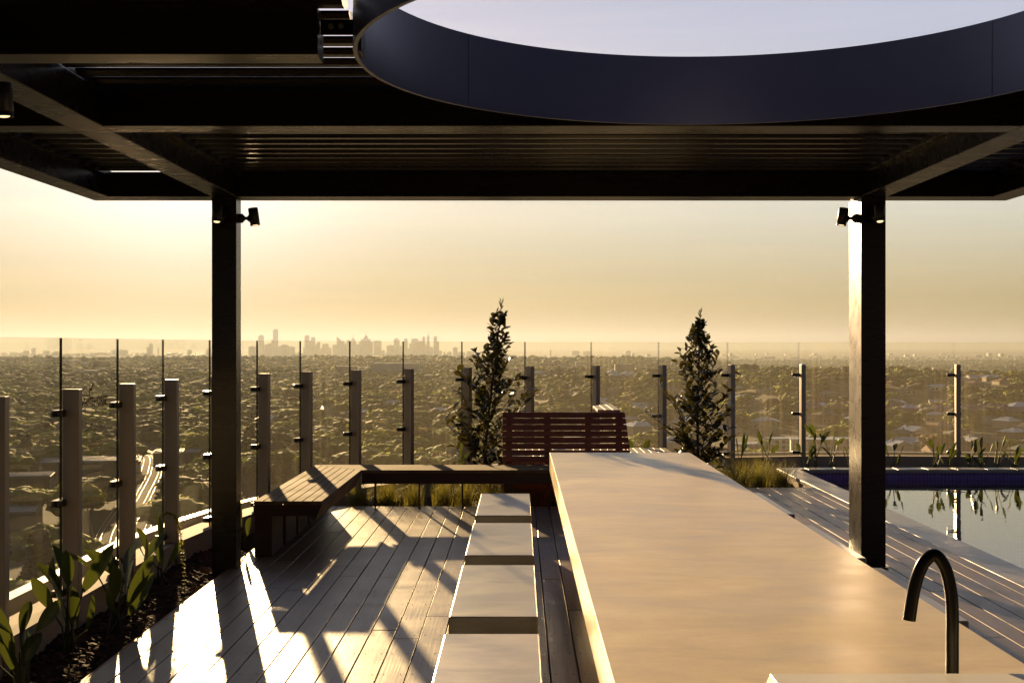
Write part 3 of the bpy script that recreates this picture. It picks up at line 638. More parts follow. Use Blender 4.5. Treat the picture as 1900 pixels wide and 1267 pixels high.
# shrubs
def shrub(x, y, top, wid, seed, lab, lean=0.0):
    rd = random.Random(seed); r_ = empty('magnolia_shrub', (x, y, -.09), lab, 'shrub'); Ht = top+.09
    mt, mbn, ml = MB(), MB(), MB()
    tr_ = [Vector((.025*math.sin(t*5+seed)+lean*t*t, .02*math.cos(t*4), Ht*t*.96)) for t in [i/10 for i in range(11)]]
    mt.tube(tr_, [.022*(1-i/11)+.003 for i in range(11)], 8)
    def wprof(t): return 1.85*wid*(1.0 if t < .12 else 1.0-.28*(t-.12)/.3 if t < .42 else .72-.66*(t-.42)/.58)*(.9+.22*math.sin(t*17+seed))
    nb = 84
    for k in range(nb):
        t0 = .07+.9*(k/nb)**1.12; a = k*2.4+rd.uniform(-.5, .5); w = wprof(t0)*rd.choice([.45, .7, .85, 1.0, 1.2])*rd.uniform(.85, 1.1); p0 = tr_[min(10, int(t0*10))].copy(); p0.z = Ht*t0*.93
        up = rd.uniform(.3, 1.1)*w+.05; p2 = p0+Vector((math.cos(a)*w*.62, math.sin(a)*w*.62, up*.8)); p1 = p0.lerp(p2, .5)+Vector((math.cos(a)*.03, math.sin(a)*.03, -.02))
        if p2.z > Ht: p2.z = Ht
        mbn.tube([p0, p1, p2], [.006, .0045, .0025], 5)
        nlv = rd.randint(8, 13)
        for j in range(nlv):
            s = .25+.75*(j/(nlv-1)); q = (p0.lerp(p1, s*2) if s < .5 else p1.lerp(p2, s*2-1)); b = rd.uniform(0, 2*math.pi)
            dd = Vector((math.cos(b), math.sin(b), rd.uniform(-.25, 1.0)))+(p2-p1).normalized()*.5; L_ = rd.uniform(.105, .18)*(1-.42*t0)
            vs, fs = leafverts(q, dd, Vector((rd.uniform(-.6, .6), rd.uniform(-.6, .6), 1)), L_, L_*rd.uniform(.4, .56), rd.uniform(.1, .5), rd.uniform(-.1, .35), 5); ml.add(vs, fs, 0, True)
    tipv = tr_[10]
    for k in range(9):
        b = k*2.4; dd = Vector((math.cos(b)*.5, math.sin(b)*.5, 1)); vs, fs = leafverts(tipv+Vector((0, 0, .01*k-.04)), dd, Vector((rd.uniform(-1, 1), rd.uniform(-1, 1), .2)), rd.uniform(.05, .085), .014, .4, 0, 5); ml.add(vs, fs, 0, True)
    mt.build('trunk', M['twig'], r_); mbn.build('branches', M['twig'], r_); ml.build('foliage', M['magnolia'], r_); return r_
shrub(px(903, 15.9), 15.9, pz(553, 15.9), .52, 4, 'dark glossy magnolia shrub left of the daybed backrest', .17)
shrub(px(1298, 16.3), 16.3, pz(571, 16.3), .50, 9, 'dark glossy magnolia shrub right of the daybed, behind the far end of the table', -.02)

# ------------------------------------------------------------------ the land below
def sstep(a, b, x): t = np.clip((x-a)/(b-a), 0, 1); return t*t*(3-2*t)
def terrain(X, Y):
    X = np.asarray(X, float); Y = np.asarray(Y, float); r = np.hypot(X, Y); ppx = CX+F*X/np.maximum(Y, 1.0); ppx = np.where(Y < 1, -5000, ppx)
    zl = -58-62*sstep(5200, 6800, r)
    zr = -60+23*sstep(700, 1500, r)-63*sstep(1650, 2700, r)-20*sstep(5000, 7000, r)
    zc = -58+12*sstep(1000, 1650, r)-14*sstep(1750, 2600, r)-60*sstep(5000, 6800, r)
    wc = sstep(900, 1050, ppx); wr = sstep(1290, 1400, ppx); wf = 1-sstep(2300, 2900, ppx)
    z = zl*(1-wc)+(zc*(1-wr)+zr*wr)*wc
    u = 3.2*np.sin(X/173+1)*np.sin(Y/231)+2.2*np.sin(X/91+Y/140)+1.4*np.sin(X/53-Y/77)
    return z+u*sstep(200, 700, r)*(1-.6*sstep(3000, 6000, r))
ang = np.concatenate([np.linspace(-180, -34, 60, endpoint=False), np.linspace(-34, 34, 260, endpoint=False), np.linspace(34, 180, 60)]); ang = np.radians(ang)
rad = np.concatenate([[1], np.geomspace(40, 46000, 190)])
A, Rr = np.meshgrid(ang, rad); X = np.sin(A)*Rr; Y = np.cos(A)*Rr; Z = terrain(X, Y)
V = np.stack([X.ravel(), Y.ravel(), Z.ravel()], 1); I = np.arange(A.size).reshape(A.shape)
Fc = np.stack([I[:-1, :-1].ravel(), I[:-1, 1:].ravel(), I[1:, 1:].ravel(), I[1:, :-1].ravel()], 1)
m, nt, b = newmat('suburban_ground'); v = coords(nt, (1, 1, 1))
f = mathn(nt, 'ADD', mathn(nt, 'MULTIPLY', noise(nt, v, .012, 6, .65), .6), mathn(nt, 'MULTIPLY', noise(nt, v, .0011, 4, .6), .4))
c = ramp(nt, f, [(.36, (.022, .028, .014)), (.5, (.045, .045, .022)), (.6, (.08, .07, .04)), (.68, (.05, .05, .03))])
vo = nt.nodes.new('ShaderNodeTexVoronoi'); vo.inputs['Scale'].default_value = .022; L(nt, v, vo.inputs['Vector'])
sp = mathn(nt, 'MULTIPLY', mathn(nt, 'LESS_THAN', vo.outputs['Distance'], .16), mathn(nt, 'GREATER_THAN', noise(nt, v, .002, 3), .47))
mx = nt.nodes.new('ShaderNodeMix'); mx.data_type = 'RGBA'; L(nt, mathn(nt, 'MULTIPLY', sp, .3), mx.inputs[0]); L(nt, c, mx.inputs[6]); mx.inputs[7].default_value = (.42, .38, .33, 1)
L(nt, mx.outputs[2], b.inputs['Base Color']); b.inputs['Roughness'].default_value = .95; b.inputs['Specular IOR Level'].default_value = .1
g = npmesh('ground', V, Fc, m, smooth=True); struct(g, 'green suburban plain reaching to the hazy horizon', 'ground')
M['house'] = [noisy('wall_white', (.5, .47, .42), (.62, .58, .52), .8, (1, 1, 1), .4, 0), noisy('wall_brick', (.2, .1, .06), (.28, .15, .1), .85, (1, 1, 1), .6, 0), noisy('wall_cream', (.42, .34, .24), (.5, .42, .31), .85, (1, 1, 1), .4, 0)]
M['roofs'] = [noisy('roof_terracotta', (.16, .055, .03), (.24, .09, .05), .7, (1, 1, 1), .7, 0), noisy('roof_grey_metal', (.3, .3, .3), (.42, .42, .42), .35, (1, 1, 1), .5, 0, metallic=.3), noisy('roof_dark_tile', (.05, .045, .04), (.09, .08, .07), .7, (1, 1, 1), .7, 0), noisy('roof_pale', (.33, .31, .28), (.45, .43, .39), .45, (1, 1, 1), .5, 0)]
M['win'] = noisy('dark_window', (.03, .04, .05), (.06, .07, .08), .08, (1, 1, 1), .5, 0)
M['asphalt'] = noisy('asphalt', (.05, .048, .046), (.085, .08, .075), .6, (1, 1, 1), .3, 0)
def blocks(name, l): pass
bays = [x for x, _ in offs]
def bay(x):
    k = sum(1 for b_ in bays if b_ < x)
    if k == 0: return 'left of the first glass joint'
    if k == len(bays): return 'right of the last glass joint'
    return f'through the {ordn(k)} glass joint bay from the left'
def ylim(ppx): return 1110 if ppx < 400 else 862
# roads (sheets draped on the land)
def ribbon(name, pts, w, mat, dz, label, cat='road'):
    P = catmull([Vector((x, y, 0)) for x, y in pts], 14); vs = []
    for i, p in enumerate(P):
        t = (P[min(i+1, len(P)-1)]-P[max(i-1, 0)]).normalized(); s = Vector((t.y, -t.x, 0))*w/2
        for q in (p-s, p+s): vs.append((q.x, q.y, float(terrain(q.x, q.y))+dz))
    mb = MB(); mb.add(vs, [(2*i, 2*i+1, 2*i+3, 2*i+2) for i in range(len(P)-1)]); o = mb.build(name, mat)
    return o, P
road_pts = [(20, 620), (36, 900), (44, 1150), (56, 1450), (66, 1900)]
ro, RP = ribbon('road', road_pts, 15, M['asphalt'], .35, ''); struct(ro, 'straight main road running away through the suburb', 'road')
st2, _ = ribbon('road', [(150, 830), (260, 800), (400, 845)], 8, M['asphalt'], .35, ''); struct(st2, 'side street crossing the suburb on the right', 'road')
RT = [(-62, 205), (-92, 310), (-120, 401), (-142, 500), (-163, 590), (-196, 700), (-246, 800), (-330, 880)]
bl, BP = ribbon('rail_corridor', RT, 23, noisy('ballast', (.022, .017, .013), (.04, .032, .025), .95, (1, 1, 1), .3, 0, spec=.05), .4, ''); struct(bl, 'gravelled railway corridor below on the left', 'railway bed')
railm = noisy('rail_steel', (.3, .24, .17), (.42, .34, .26), .36, (1, 1, 1), .3, 0, metallic=1)
for j, o_ in enumerate((-10, -5.5, -1, 4, 9)):
    rt_ = empty('railway_track', (0, 0, 0), f'gleaming railway track, {ordn(j+1)} from the left of the five in the corridor', 'railway track', 'railway tracks below on the left')
    for g_ in (-.75, .75):
        path = []
        for i, p in enumerate(BP):
            t = (BP[min(i+1, len(BP)-1)]-BP[max(i-1, 0)]).normalized(); s = Vector((t.y, -t.x, 0)); q = p+s*(o_+g_); path.append((q.x, q.y, float(terrain(q.x, q.y))+.62))
        mb = MB(); mb.tube(path, .07, 5); mb.build('rail', railm, rt_)
# cars on the road
carm = [noisy('car_paint_white', (.6, .6, .6), (.7, .7, .7), .2, (1, 1, 1), 1, 0), noisy('car_paint_dark', (.03, .03, .04), (.05, .05, .06), .2, (1, 1, 1), 1, 0), noisy('car_paint_silver', (.35, .35, .36), (.45, .45, .46), .2, (1, 1, 1), 1, 0, metallic=.6)]
cars = []
for j in range(3):
    r_ = empty('car', (0, 0, -300)); mb = MB()
    mb.hexa([(-.9, -2.2, .3), (.9, -2.2, .3), (.9, 2.2, .3), (-.9, 2.2, .3)], [(-.88, -2.15, .9), (.88, -2.15, .9), (.88, 2.1, .8), (-.88, 2.1, .8)]); a = mb.build('body', carm[j], r_, bevel=.1)
    mb = MB(); mb.hexa([(-.84, -1.8, .9), (.84, -1.8, .9), (.84, 1.0, .85), (-.84, 1.0, .85)], [(-.65, -1.2, 1.45), (.65, -1.2, 1.45), (.65, .3, 1.45), (-.65, .3, 1.45)]); b_ = mb.build('cabin', M['win'], r_)
    ws = []
    for x in (-.85, .85):
        for y in (-1.4, 1.4):
            mb = MB(); mb.tube([(x-.1, y, .32), (x+.1, y, .32)], .32, 10); ws.append(mb.build('wheel', M['tap'], r_))
    reg(r_, a, b_, *ws); cars.append(r_)
cn = 0
for k in range(22):
    s = .36+.62*k/22+random.uniform(-.01, .01); i = int(s*(len(RP)-2)); p = RP[i]; t = (RP[i+1]-p).normalized(); side = [-5.2, -1.8, 1.8, 5.2][k % 4]
    q = p+Vector((t.y, -t.x, 0))*side; c = cars[k % 3] if k < 3 else copy_tree(cars[k % 3]); z = float(terrain(q.x, q.y))+.45
    c.location = (q.x, q.y, z); c.rotation_euler = (0, 0, math.atan2(-t.x, t.y)+(math.pi if side < 0 else 0))
    tag(c, f'{["white","dark","silver"][k % 3]} car on the far straight road, {ordn(k+1)} nearest of the line', 'car', 'cars on the distant main road')

# houses -------------------------------------------------
def house_variant(j):
    rd = random.Random(j); r_ = empty('house', (0, 0, -400)); w, d_, h = rd.uniform(7, 10), rd.uniform(5, 7), rd.choice([3, 3.2, 5.8]); ov = .6
    mb = MB(); mb.box(-w, w, -d_, d_, -3, h); 
    if rd.random() < .6: mb.box(w*.2, w*1.25, -d_-3.5, -d_+.0-.01, -3, h-.1)
    wl = mb.build('wall', M['house'][j % 3], r_)
    mb = MB(); rh = rd.uniform(2.0, 3.2); wm = M['roofs'][j % 4]
    if j % 3 == 0: vs = [(-w-ov, -d_-ov, h), (w+ov, -d_-ov, h), (w+ov, d_+ov, h), (-w-ov, d_+ov, h), (-w-ov, 0, h+rh), (w+ov, 0, h+rh)]
    else: vs = [(-w-ov, -d_-ov, h), (w+ov, -d_-ov, h), (w+ov, d_+ov, h), (-w-ov, d_+ov, h), (-w+d_, 0, h+rh), (w-d_, 0, h+rh)]
    mb.add(vs, [(0, 1, 5, 4), (2, 3, 4, 5), (1, 2, 5), (3, 0, 4), (3, 2, 1, 0)])
    if j % 2: 
        o_ = h+.02; mb.add([(w*.1, -d_-4.2, o_), (w*1.33, -d_-4.2, o_), (w*.72, -d_-4.2, o_+rh*.7), (w*.1, 0, o_), (w*1.33, 0, o_), (w*.72, 0, o_+rh*.7)], [(0, 1, 2), (1, 4, 5, 2), (3, 0, 2, 5), (0, 3, 4, 1)])
    rf = mb.build('roof', wm, r_); ks = [wl, rf]
    for x in (-w*.7, -w*.2):
        mb = MB(); mb.box(x-.9, x+.9, -d_-.06, -d_-.01, .9, 2.3); ks.append(mb.build('window', M['win'], r_))
    mb = MB(); mb.box(w*.4, w*.4+.9, .8, 1.7, h, h+rh+.8); 
    ks.append(mb.build('chimney', M['house'][1], r_)); reg(r_, *ks); return r_
HV = [house_variant(j) for j in range(12)]
RN = ['terracotta-roofed', 'grey-metal-roofed', 'dark-tiled', 'pale-roofed']
hpos = []; used = set(); bayn = {}
def put_house(x, y, rz, sc=1.0, j=None, label=None):
    j = rng.integers(0, 12) if j is None else j; v_ = HV[j]; c = v_ if j not in used else copy_tree(v_); used.add(j)
    c.location = (x, y, float(terrain(x, y))); c.rotation_euler = (0, 0, rz); c.scale = (sc, sc, sc); hpos.append((x, y))
    b_ = bay(CX+F*x/y); n = bayn[b_] = bayn.get(b_, 0)+1
    tag(c, label or f'{RN[j % 4]} house, {ordn(n)} nearest one seen {b_}', 'house', 'houses scattered through the suburb')
put_house(px(1182, 1230), 1230, .25, 1.25, 3, 'large pale two-storey house just right of the daybed backrest, among dark trees')
cand = []
for k in range(6000):
    xx = rng.uniform(-60, 1960); w_ = 1.0 if xx > 980 else .45
    if rng.random() > w_: continue
    Y_ = 430*math.exp(rng.uniform(0, 1.75)); X_ = px(xx, Y_)
    yy = CY+(H-float(terrain(X_, Y_)))*F/Y_
    if yy > ylim(xx)-2: continue
    if abs(X_-(20+(Y_-620)*.036)) < 22 or (X_+250) > 0 and X_ < -40 and Y_ < 900: continue
    cand.append((Y_, X_, xx))
sel = []
for Y_, X_, xx in cand:
    if all((Y_-q[0])**2+(X_-q[1])**2 > 26**2 for q in sel): sel.append((Y_, X_, xx))
    if len(sel) >= 285: break
sel.sort()
for Y_, X_, xx in sel: put_house(X_, Y_, rng.choice([.1, 1.67, .4, 1.97, -.3])+rng.normal(0, .08), rng.uniform(.8, 1.15))
# apartment blocks low on the right
def flats(xx, Y_, w, d_, n, rz, label, mat):
    X_ = px(xx, Y_); r_ = empty('apartment_block', (X_, Y_, float(terrain(X_, Y_))), label, 'building', None, rz); h = 3.1*n
    mb = MB(); mb.box(-w/2, w/2, -d_/2, d_/2, -4, h); mb.build('wall', mat, r_)
    mb = MB(); mb.box(-w/2-.4, w/2+.4, -d_/2-.4, d_/2+.4, h+.01, h+.5); mb.build('roof', M['roofs'][1], r_)
    k = int(w/4)
    for f_ in range(n):
        for i in range(k):
            x = -w/2+(i+.5)*w/k; mb = MB(); mb.box(x-1.2, x+1.2, -d_/2-.08, -d_/2-.01, f_*3.1+.8, f_*3.1+2.5); mb.build('window', M['win'], r_)
    hpos.extend([(X_, Y_), (X_+9, Y_), (X_-9, Y_), (X_, Y_-16), (X_+9, Y_-14)])
flats(1395, 690, 18, 12, 3, .2, 'small cream apartment block low behind the pool corner', M['house'][2])
flats(1512, 700, 26, 12, 3, -.15, 'wide pale apartment block seen behind the plants left of the right pergola post', M['house'][0])
flats(1556, 740, 14, 12, 2, -.1, 'low cream apartment block just left of the right pergola post', M['house'][2])
flats(1450, 760, 16, 12, 2, .3, 'low white apartment block between the two rightmost panes before the post', M['house'][0])
# sheds / car park roofs on the left
def shed(xx, Y_, w, d_, h, rz, label, ribs=6):
    X_ = px(xx, Y_); r_ = empty('shed', (X_, Y_, float(terrain(X_, Y_))), label, 'building', 'long roofs beside the railway', rz)
    mb = MB(); mb.box(-w/2, w/2, -d_/2, d_/2, -3, h); mb.build('wall', M['darkwall'], r_)
    mb = MB(); mb.box(-w/2-.5, w/2+.5, -d_/2-.5, d_/2+.5, h+.01, h+.6); rf = mb.build('roof', M['roofs'][2], r_)
    for i in range(ribs):
        y = -d_/2+(i+.5)*d_/ribs; mb = MB(); mb.hexa([(-w/2, y-.8, h+.61), (w/2, y-.8, h+.61), (w/2, y+.8, h+.61), (-w/2, y+.8, h+.61)], [(-w/2, y-.1, h+1.1), (w/2, y-.1, h+1.1), (w/2, y+.1, h+1.1), (-w/2, y+.1, h+1.1)]); mb.build('skylight', M['roofs'][3], rf)
    hpos.extend([(X_+a*w/2, Y_+b_*d_/2-4) for a in (-.8, 0, .8) for b_ in (-1, 0, .5)])
shed(170, 560, 40, 26, 7, .25, 'long striped roof beyond the railway, seen through the panes left of the left pergola post')
shed(10, 410, 20, 22, 7, .25, 'nearest striped roof at the lower left, behind the leftmost pane', 5)
shed(330, 640, 22, 20, 5, .2, 'small glinting flat roof left of the left pergola post', 3)
shed(30, 500, 26, 16, 7, .25, 'middle striped roof of the three behind the leftmost pane', 4)

# trees ----------------------------------------------------
def ico(sub):
    bm = bmesh.new(); bmesh.ops.create_icosphere(bm, subdivisions=sub, radius=1); V = np.array([v.co[:] for v in bm.verts]); Fc = np.array([[v.index for v in f.verts] for f in bm.faces]); bm.free(); return V, Fc
ICO = {s: ico(s) for s in (1, 2, 3)}
def crown(seed, lumps, sub, w, h, quads, shape='round', qs=.5):
    r = np.random.default_rng(seed); V0, F0 = ICO[sub]; Vs, Fs = [], []; o = 0; cs = []
    for k in range(lumps):
        if shape == 'column': t = (k+.5)/lumps; c = np.array([r.normal(0, .05*w), r.normal(0, .05*w), h*t]); s = w*.5*(1.1-t*.85)*r.uniform(.85, 1.1); sz = h/lumps*1.1
        elif shape == 'umbrella': a = r.uniform(0, 6.28); q = w*.5*math.sqrt(r.uniform(0, 1))*.8; c = np.array([q*math.cos(a), q*math.sin(a), h*r.uniform(.6, .85)]); s = w*r.uniform(.14, .24); sz = s*.6
        else:
            a = r.uniform(0, 6.28); q = w*.5*math.sqrt(r.uniform(0, 1))*.66; zz = r.uniform(.3, .85); c = np.array([q*math.cos(a), q*math.sin(a), h*zz]); s = w*r.uniform(.17, .3)*(1.15-.4*abs(zz-.5)); sz = s*r.uniform(.65, .95)
        nz = 1+.22*np.sin(V0@r.normal(0, 3.2, 3)+r.uniform(0, 6))+.16*np.sin(V0@r.normal(0, 7, 3)+1)+r.normal(0, .05 if sub > 1 else .14, len(V0))
        P = V0*nz[:, None]*np.array([s, s, sz])+c; Vs.append(P); Fs.append(F0+o); o += len(P); cs.append((c, s, sz))
    if quads:
        ci = r.integers(0, lumps, quads); C = np.array([cs[i][0] for i in ci]); S = np.array([[cs[i][1], cs[i][1], cs[i][2]] for i in ci]); d = r.normal(size=(quads, 3)); d /= np.linalg.norm(d, axis=1)[:, None]
        P = C+d*S*r.uniform(.9, 1.28, (quads, 1)); a = r.normal(size=(quads, 3)); a /= np.linalg.norm(a, axis=1)[:, None]; b_ = np.cross(a, r.normal(size=(quads, 3))); b_ /= np.linalg.norm(b_, axis=1)[:, None]
        z = qs*r.uniform(.5, 1.3, (quads, 1)); T = np.stack([P-a*z, P+a*z*.6+b_*z*.5, P+b_*z*-.7+a*z*.3], 1).reshape(-1, 3); Vs.append(T); Fs.append(np.arange(quads*3).reshape(-1, 3)+o)
    return np.concatenate(Vs), np.concatenate(Fs)
kinds = [('olive-grey gum tree', 'round', 0), ('bright yellow-green tree', 'round', 1), ('dark pine tree', 'column', 2), ('dense dark tree', 'round', 2), ('russet brown tree', 'round', 3), ('flat-topped olive tree', 'umbrella', 0), ('broad mid-green gum tree', 'round', 0), ('small lime-green tree', 'round', 1)]
TV = []
for j, (nm_, shp, ci) in enumerate(kinds):
    r_ = empty('tree', (0, 0, -500)); hgt = {'column': 15, 'umbrella': 9}.get(shp, 8.5); w_ = {'column': 5.5, 'umbrella': 13}.get(shp, 10.5)
    V, Fc = crown(100+j, 14, 3, w_, hgt, 1500, shp, .34); V[:, 2] += 1.6 if shp != 'column' else .3; cr = npmesh('crown', V, Fc, M[f'crown{ci}'], r_, smooth=True)
    mb = MB(); mb.tube([(0, 0, -1), (.1, 0, 2), (0, .1, hgt*.6)], [.35, .28, .12], 7)
    for a in range(5): mb.tube([(0, 0, 1.8+.3*a), (1.4*math.cos(a*1.3), 1.4*math.sin(a*1.3), 3.6+.3*a), (2.6*math.cos(a*1.3), 2.6*math.sin(a*1.3), 5.4)], [.16, .1, .05], 5)
    tk = mb.build('trunk', M['trunk'], r_); reg(r_, cr, tk); TV.append(r_)
hp = np.array(hpos); clr = np.where((rng.random(len(hp)) < .5) & (hp[:, 0] > 0), 170.0, np.where(rng.random(len(hp)) < .3, 130.0, 20.0)); clr[0] = 200; clr[286:] = 60
rpx = np.array([(p.x, p.y) for p in RP]); bpx = np.array([(p.x, p.y) for p in BP])
def ok(X_, Y_):
    dx = hp[:, 0]-X_; dy = hp[:, 1]-Y_
    if np.any((np.abs(dx-dy*hp[:, 0]/hp[:, 1]) < np.where(clr > 50, 15, 10)) & (dy > -8) & (dy < clr)): return False
    if np.min(np.hypot(rpx[:, 0]-X_, rpx[:, 1]-Y_)) < 13 and Y_ > 600: return False
    if Y_ < 950 and np.min(np.hypot(bpx[:, 0]-X_, bpx[:, 1]-Y_)) < 14: return False
    return True
near = []
def samp(n, r0, r1, mind):
    out = []; grid = {}
    u = rng.uniform(0, 1, n*3); Yc = np.sqrt(r0*r0+(r1*r1-r0*r0)*u); xx = rng.uniform(-160, 2060, n*3)
    Xc = (xx-CX)/F*Yc; Zc = terrain(Xc, Yc); yy = CY+(H-Zc-8)*F/Yc
    for X_, Y_, Z_, p_, q_ in zip(Xc, Yc, Zc, xx, yy):
        if q_ > ylim(p_): continue
        k = (int(X_//mind), int(Y_//mind))
        if any(((X_-a)**2+(Y_-b_)**2) < mind*mind for i in (-1, 0, 1) for j in (-1, 0, 1) for a, b_ in grid.get((k[0]+i, k[1]+j), [])): continue
        if not ok(X_, Y_): continue
        grid.setdefault(k, []).append((X_, Y_)); out.append((Y_, X_, Z_, p_))
        if len(out) >= n: break
    return out
pts_ = samp(9000, 250, 1650, 12.5); pts_.sort()
mark = [(1418, 690, 7, 1.0, 'round golden yellow-green tree standing alone behind the pool corner'), (1010, 980, 1, 1.0, 'yellow-green tree just left of the main road'), (1022, 1120, 2, 1.2, 'tall dark pine beside the main road'), (775, 700, 1, 1.1, 'yellow-green tree right of the eighth fence post'), (1160, 1100, 1, 1.1, 'lime tree among dark ones above the white house')]
tn = {}; usedt = set()
def put_tree(j, x, y, s, rz, label=None, sz=1):
    c = TV[j] if j not in usedt else copy_tree(TV[j]); usedt.add(j); c.location = (x, y, float(terrain(x, y))); c.scale = (s, s, s*sz); c.rotation_euler = (0, 0, rz)
    b_ = bay(CX+F*x/y); n = tn[b_] = tn.get(b_, 0)+1
    tag(c, label or f'{kinds[j][0]}, {ordn(n)} nearest {b_}', 'tree', 'trees nearest below the terrace')
for xx, Y_, j, s, lab in mark: put_tree(j, px(xx, Y_), Y_, s, 1.0, lab)
kp = [.3, .13, .05, .15, .08, .08, .13, .08]
for Y_, X_, Z_, p_ in pts_[:294]: put_tree(int(rng.choice(8, p=kp)), X_, Y_, 1.0*(qq := float(rng.choice([.9, 1.4, 1.8, 2.2]))*rng.uniform(.85, 1.15)), rng.uniform(0, 6.28), sz=min(1, 1.2/qq)*rng.uniform(.8, 1.1))
def forest(name, pts, variants, smin, smax, label, mats):
    Vs, Fs, Ms = [], [], []; o = 0
    for Y_, X_, Z_, p_ in pts:
        j = rng.integers(0, len(variants)); V, Fc = variants[j]; a = rng.uniform(0, 6.28); s = rng.uniform(smin, smax); c, n = math.cos(a)*s, math.sin(a)*s
        P = np.empty_like(V); P[:, 0] = V[:, 0]*c-V[:, 1]*n+X_; P[:, 1] = V[:, 0]*n+V[:, 1]*c+Y_; P[:, 2] = V[:, 2]*min(s, 1.15)*rng.uniform(.7, 1.1)+Z_
        Vs.append(P); Fs.append(Fc+o); Ms.append(np.full(len(Fc), rng.choice(len(mats), p=[.42, .17, .33, .08]))); o += len(P)
    ob = npmesh(name, np.concatenate(Vs), np.concatenate(Fs), mats, mi=np.concatenate(Ms), smooth=True); tag(ob, label, 'trees', kind='stuff')
CM = [M['crown0'], M['crown1'], M['crown2'], M['crown3']]
mid = [crown(300+j, 9, 2, 10.5, 9.5, 70, 'round' if j < 6 else 'column' if j < 7 else 'umbrella', .8) for j in range(8)]
forest('woodland', pts_[294:], mid, .85, 2.5, 'mass of suburban trees below the terrace', CM)
p2 = samp(15000, 1500, 4400, 13.5); far = [crown(400+j, 3, 2, 15, 10, 0) for j in range(6)]
forest('far_woodland', p2, far, .7, 2.4, 'hazy blanket of trees in the middle distance', CM)
p3 = samp(9000, 4000, 9500, 34); vf = [crown(500+j, 3, 1, 52, 11, 0) for j in range(5)]
forest('distant_woodland', p3, vf, .7, 1.3, 'faint trees towards the horizon', CM)
# small pale buildings far out on the plain
mb = MB(); nb_ = 0
for k in range(2600):
    xx = rng.uniform(-100, 2000); Y_ = rng.uniform(2000, 13000); X_ = px(xx, Y_)
    if xx < 1250 and Y_ < 5500 and rng.random() < .8: continue
    z = float(terrain(X_, Y_)); w = rng.uniform(6, 22)*(1 if rng.random() < .85 else 2.2); h = rng.uniform(9, 15)*(1 if rng.random() < .93 else 1.8); mb.box(X_-w, X_+w, Y_-8, Y_+8, z-2, z+h, int(rng.integers(0, 3)))
tag(mb.build('distant_buildings', M['house']), 'tiny pale buildings sprinkled over the hazy plain', 'buildings', kind='stuff')

# city skyline ---------------------------------------------
cm_ = noisy('tower_facade', (.1, .1, .11), (.16, .155, .15), .5, (1, 1, 1), .01, 0)
YC = 15500.0
tow = []
for a, b_, y in [(95, 150, 230), (220, 250, 215), (245, 280, 205), (275, 293, 175), (291, 326, 92), (326, 355, 230), (355, 410, 212), (415, 460, 230), (530, 545, 235), (578, 600, 182), (595, 624, 155), (624, 640, 215), (640, 665, 195), (665, 685, 245), (684, 732, 208), (732, 755, 238), (765, 800, 215), (835, 860, 185), (860, 880, 210), (880, 905, 178), (950, 975, 210), (1095, 1155, 182), (1155, 1185, 260), (1200, 1260, 220), (1257, 1300, 160), (1300, 1320, 225), (1337, 1365, 167), (1365, 1380, 245), (1380, 1400, 205), (1397, 1453, 167), (1453, 1485, 185), (1485, 1506, 152), (1506, 1520, 215), (1542, 1572, 235), (1575, 1602, 148), (1602, 1618, 188), (1618, 1640, 262), (1730, 1765, 235), (1765, 1830, 272), (1840, 1900, 266)]:
    tow.append((440+a/4.318, 440+b_/4.318, 590+y/4.318, 'flat'))
for a, b_, y, s in [(172, 212, 135, 'round'), (543, 578, 137, 'round'), (800, 835, 150, 'slant'), (907, 950, 168, 'spire'), (978, 1085, 168, 'crown'), (1520, 1542, 142, 'spire')]: tow.append((440+a/4.318, 440+b_/4.318, 590+y/4.318, s))
for a, b_, y in [(20, 60, 262), (95, 155, 255), (170, 210, 262), (210, 250, 243), (283, 312, 220), (385, 430, 240), (455, 480, 262), (480, 520, 250), (550, 640, 272), (660, 690, 264), (800, 985, 258), (985, 1040, 232), (1040, 1125, 235), (1195, 1225, 262), (1245, 1300, 262), (1295, 1318, 212), (1318, 1345, 182), (1390, 1400, 220), (1475, 1605, 262), (1655, 1685, 232), (1718, 1728, 262), (1820, 1860, 225)]: tow.append((a/4.75, b_/4.75, 600+y/4.75, 'flat'))
for a, b_, y in [(1061, 1075, 650.5), (1082, 1096, 652), (1160, 1170, 650.5), (1020, 1023, 648.5)]: tow.append((a, b_, y, 'flat'))
tow.sort(); yb = CY+(H+120)*F/YC
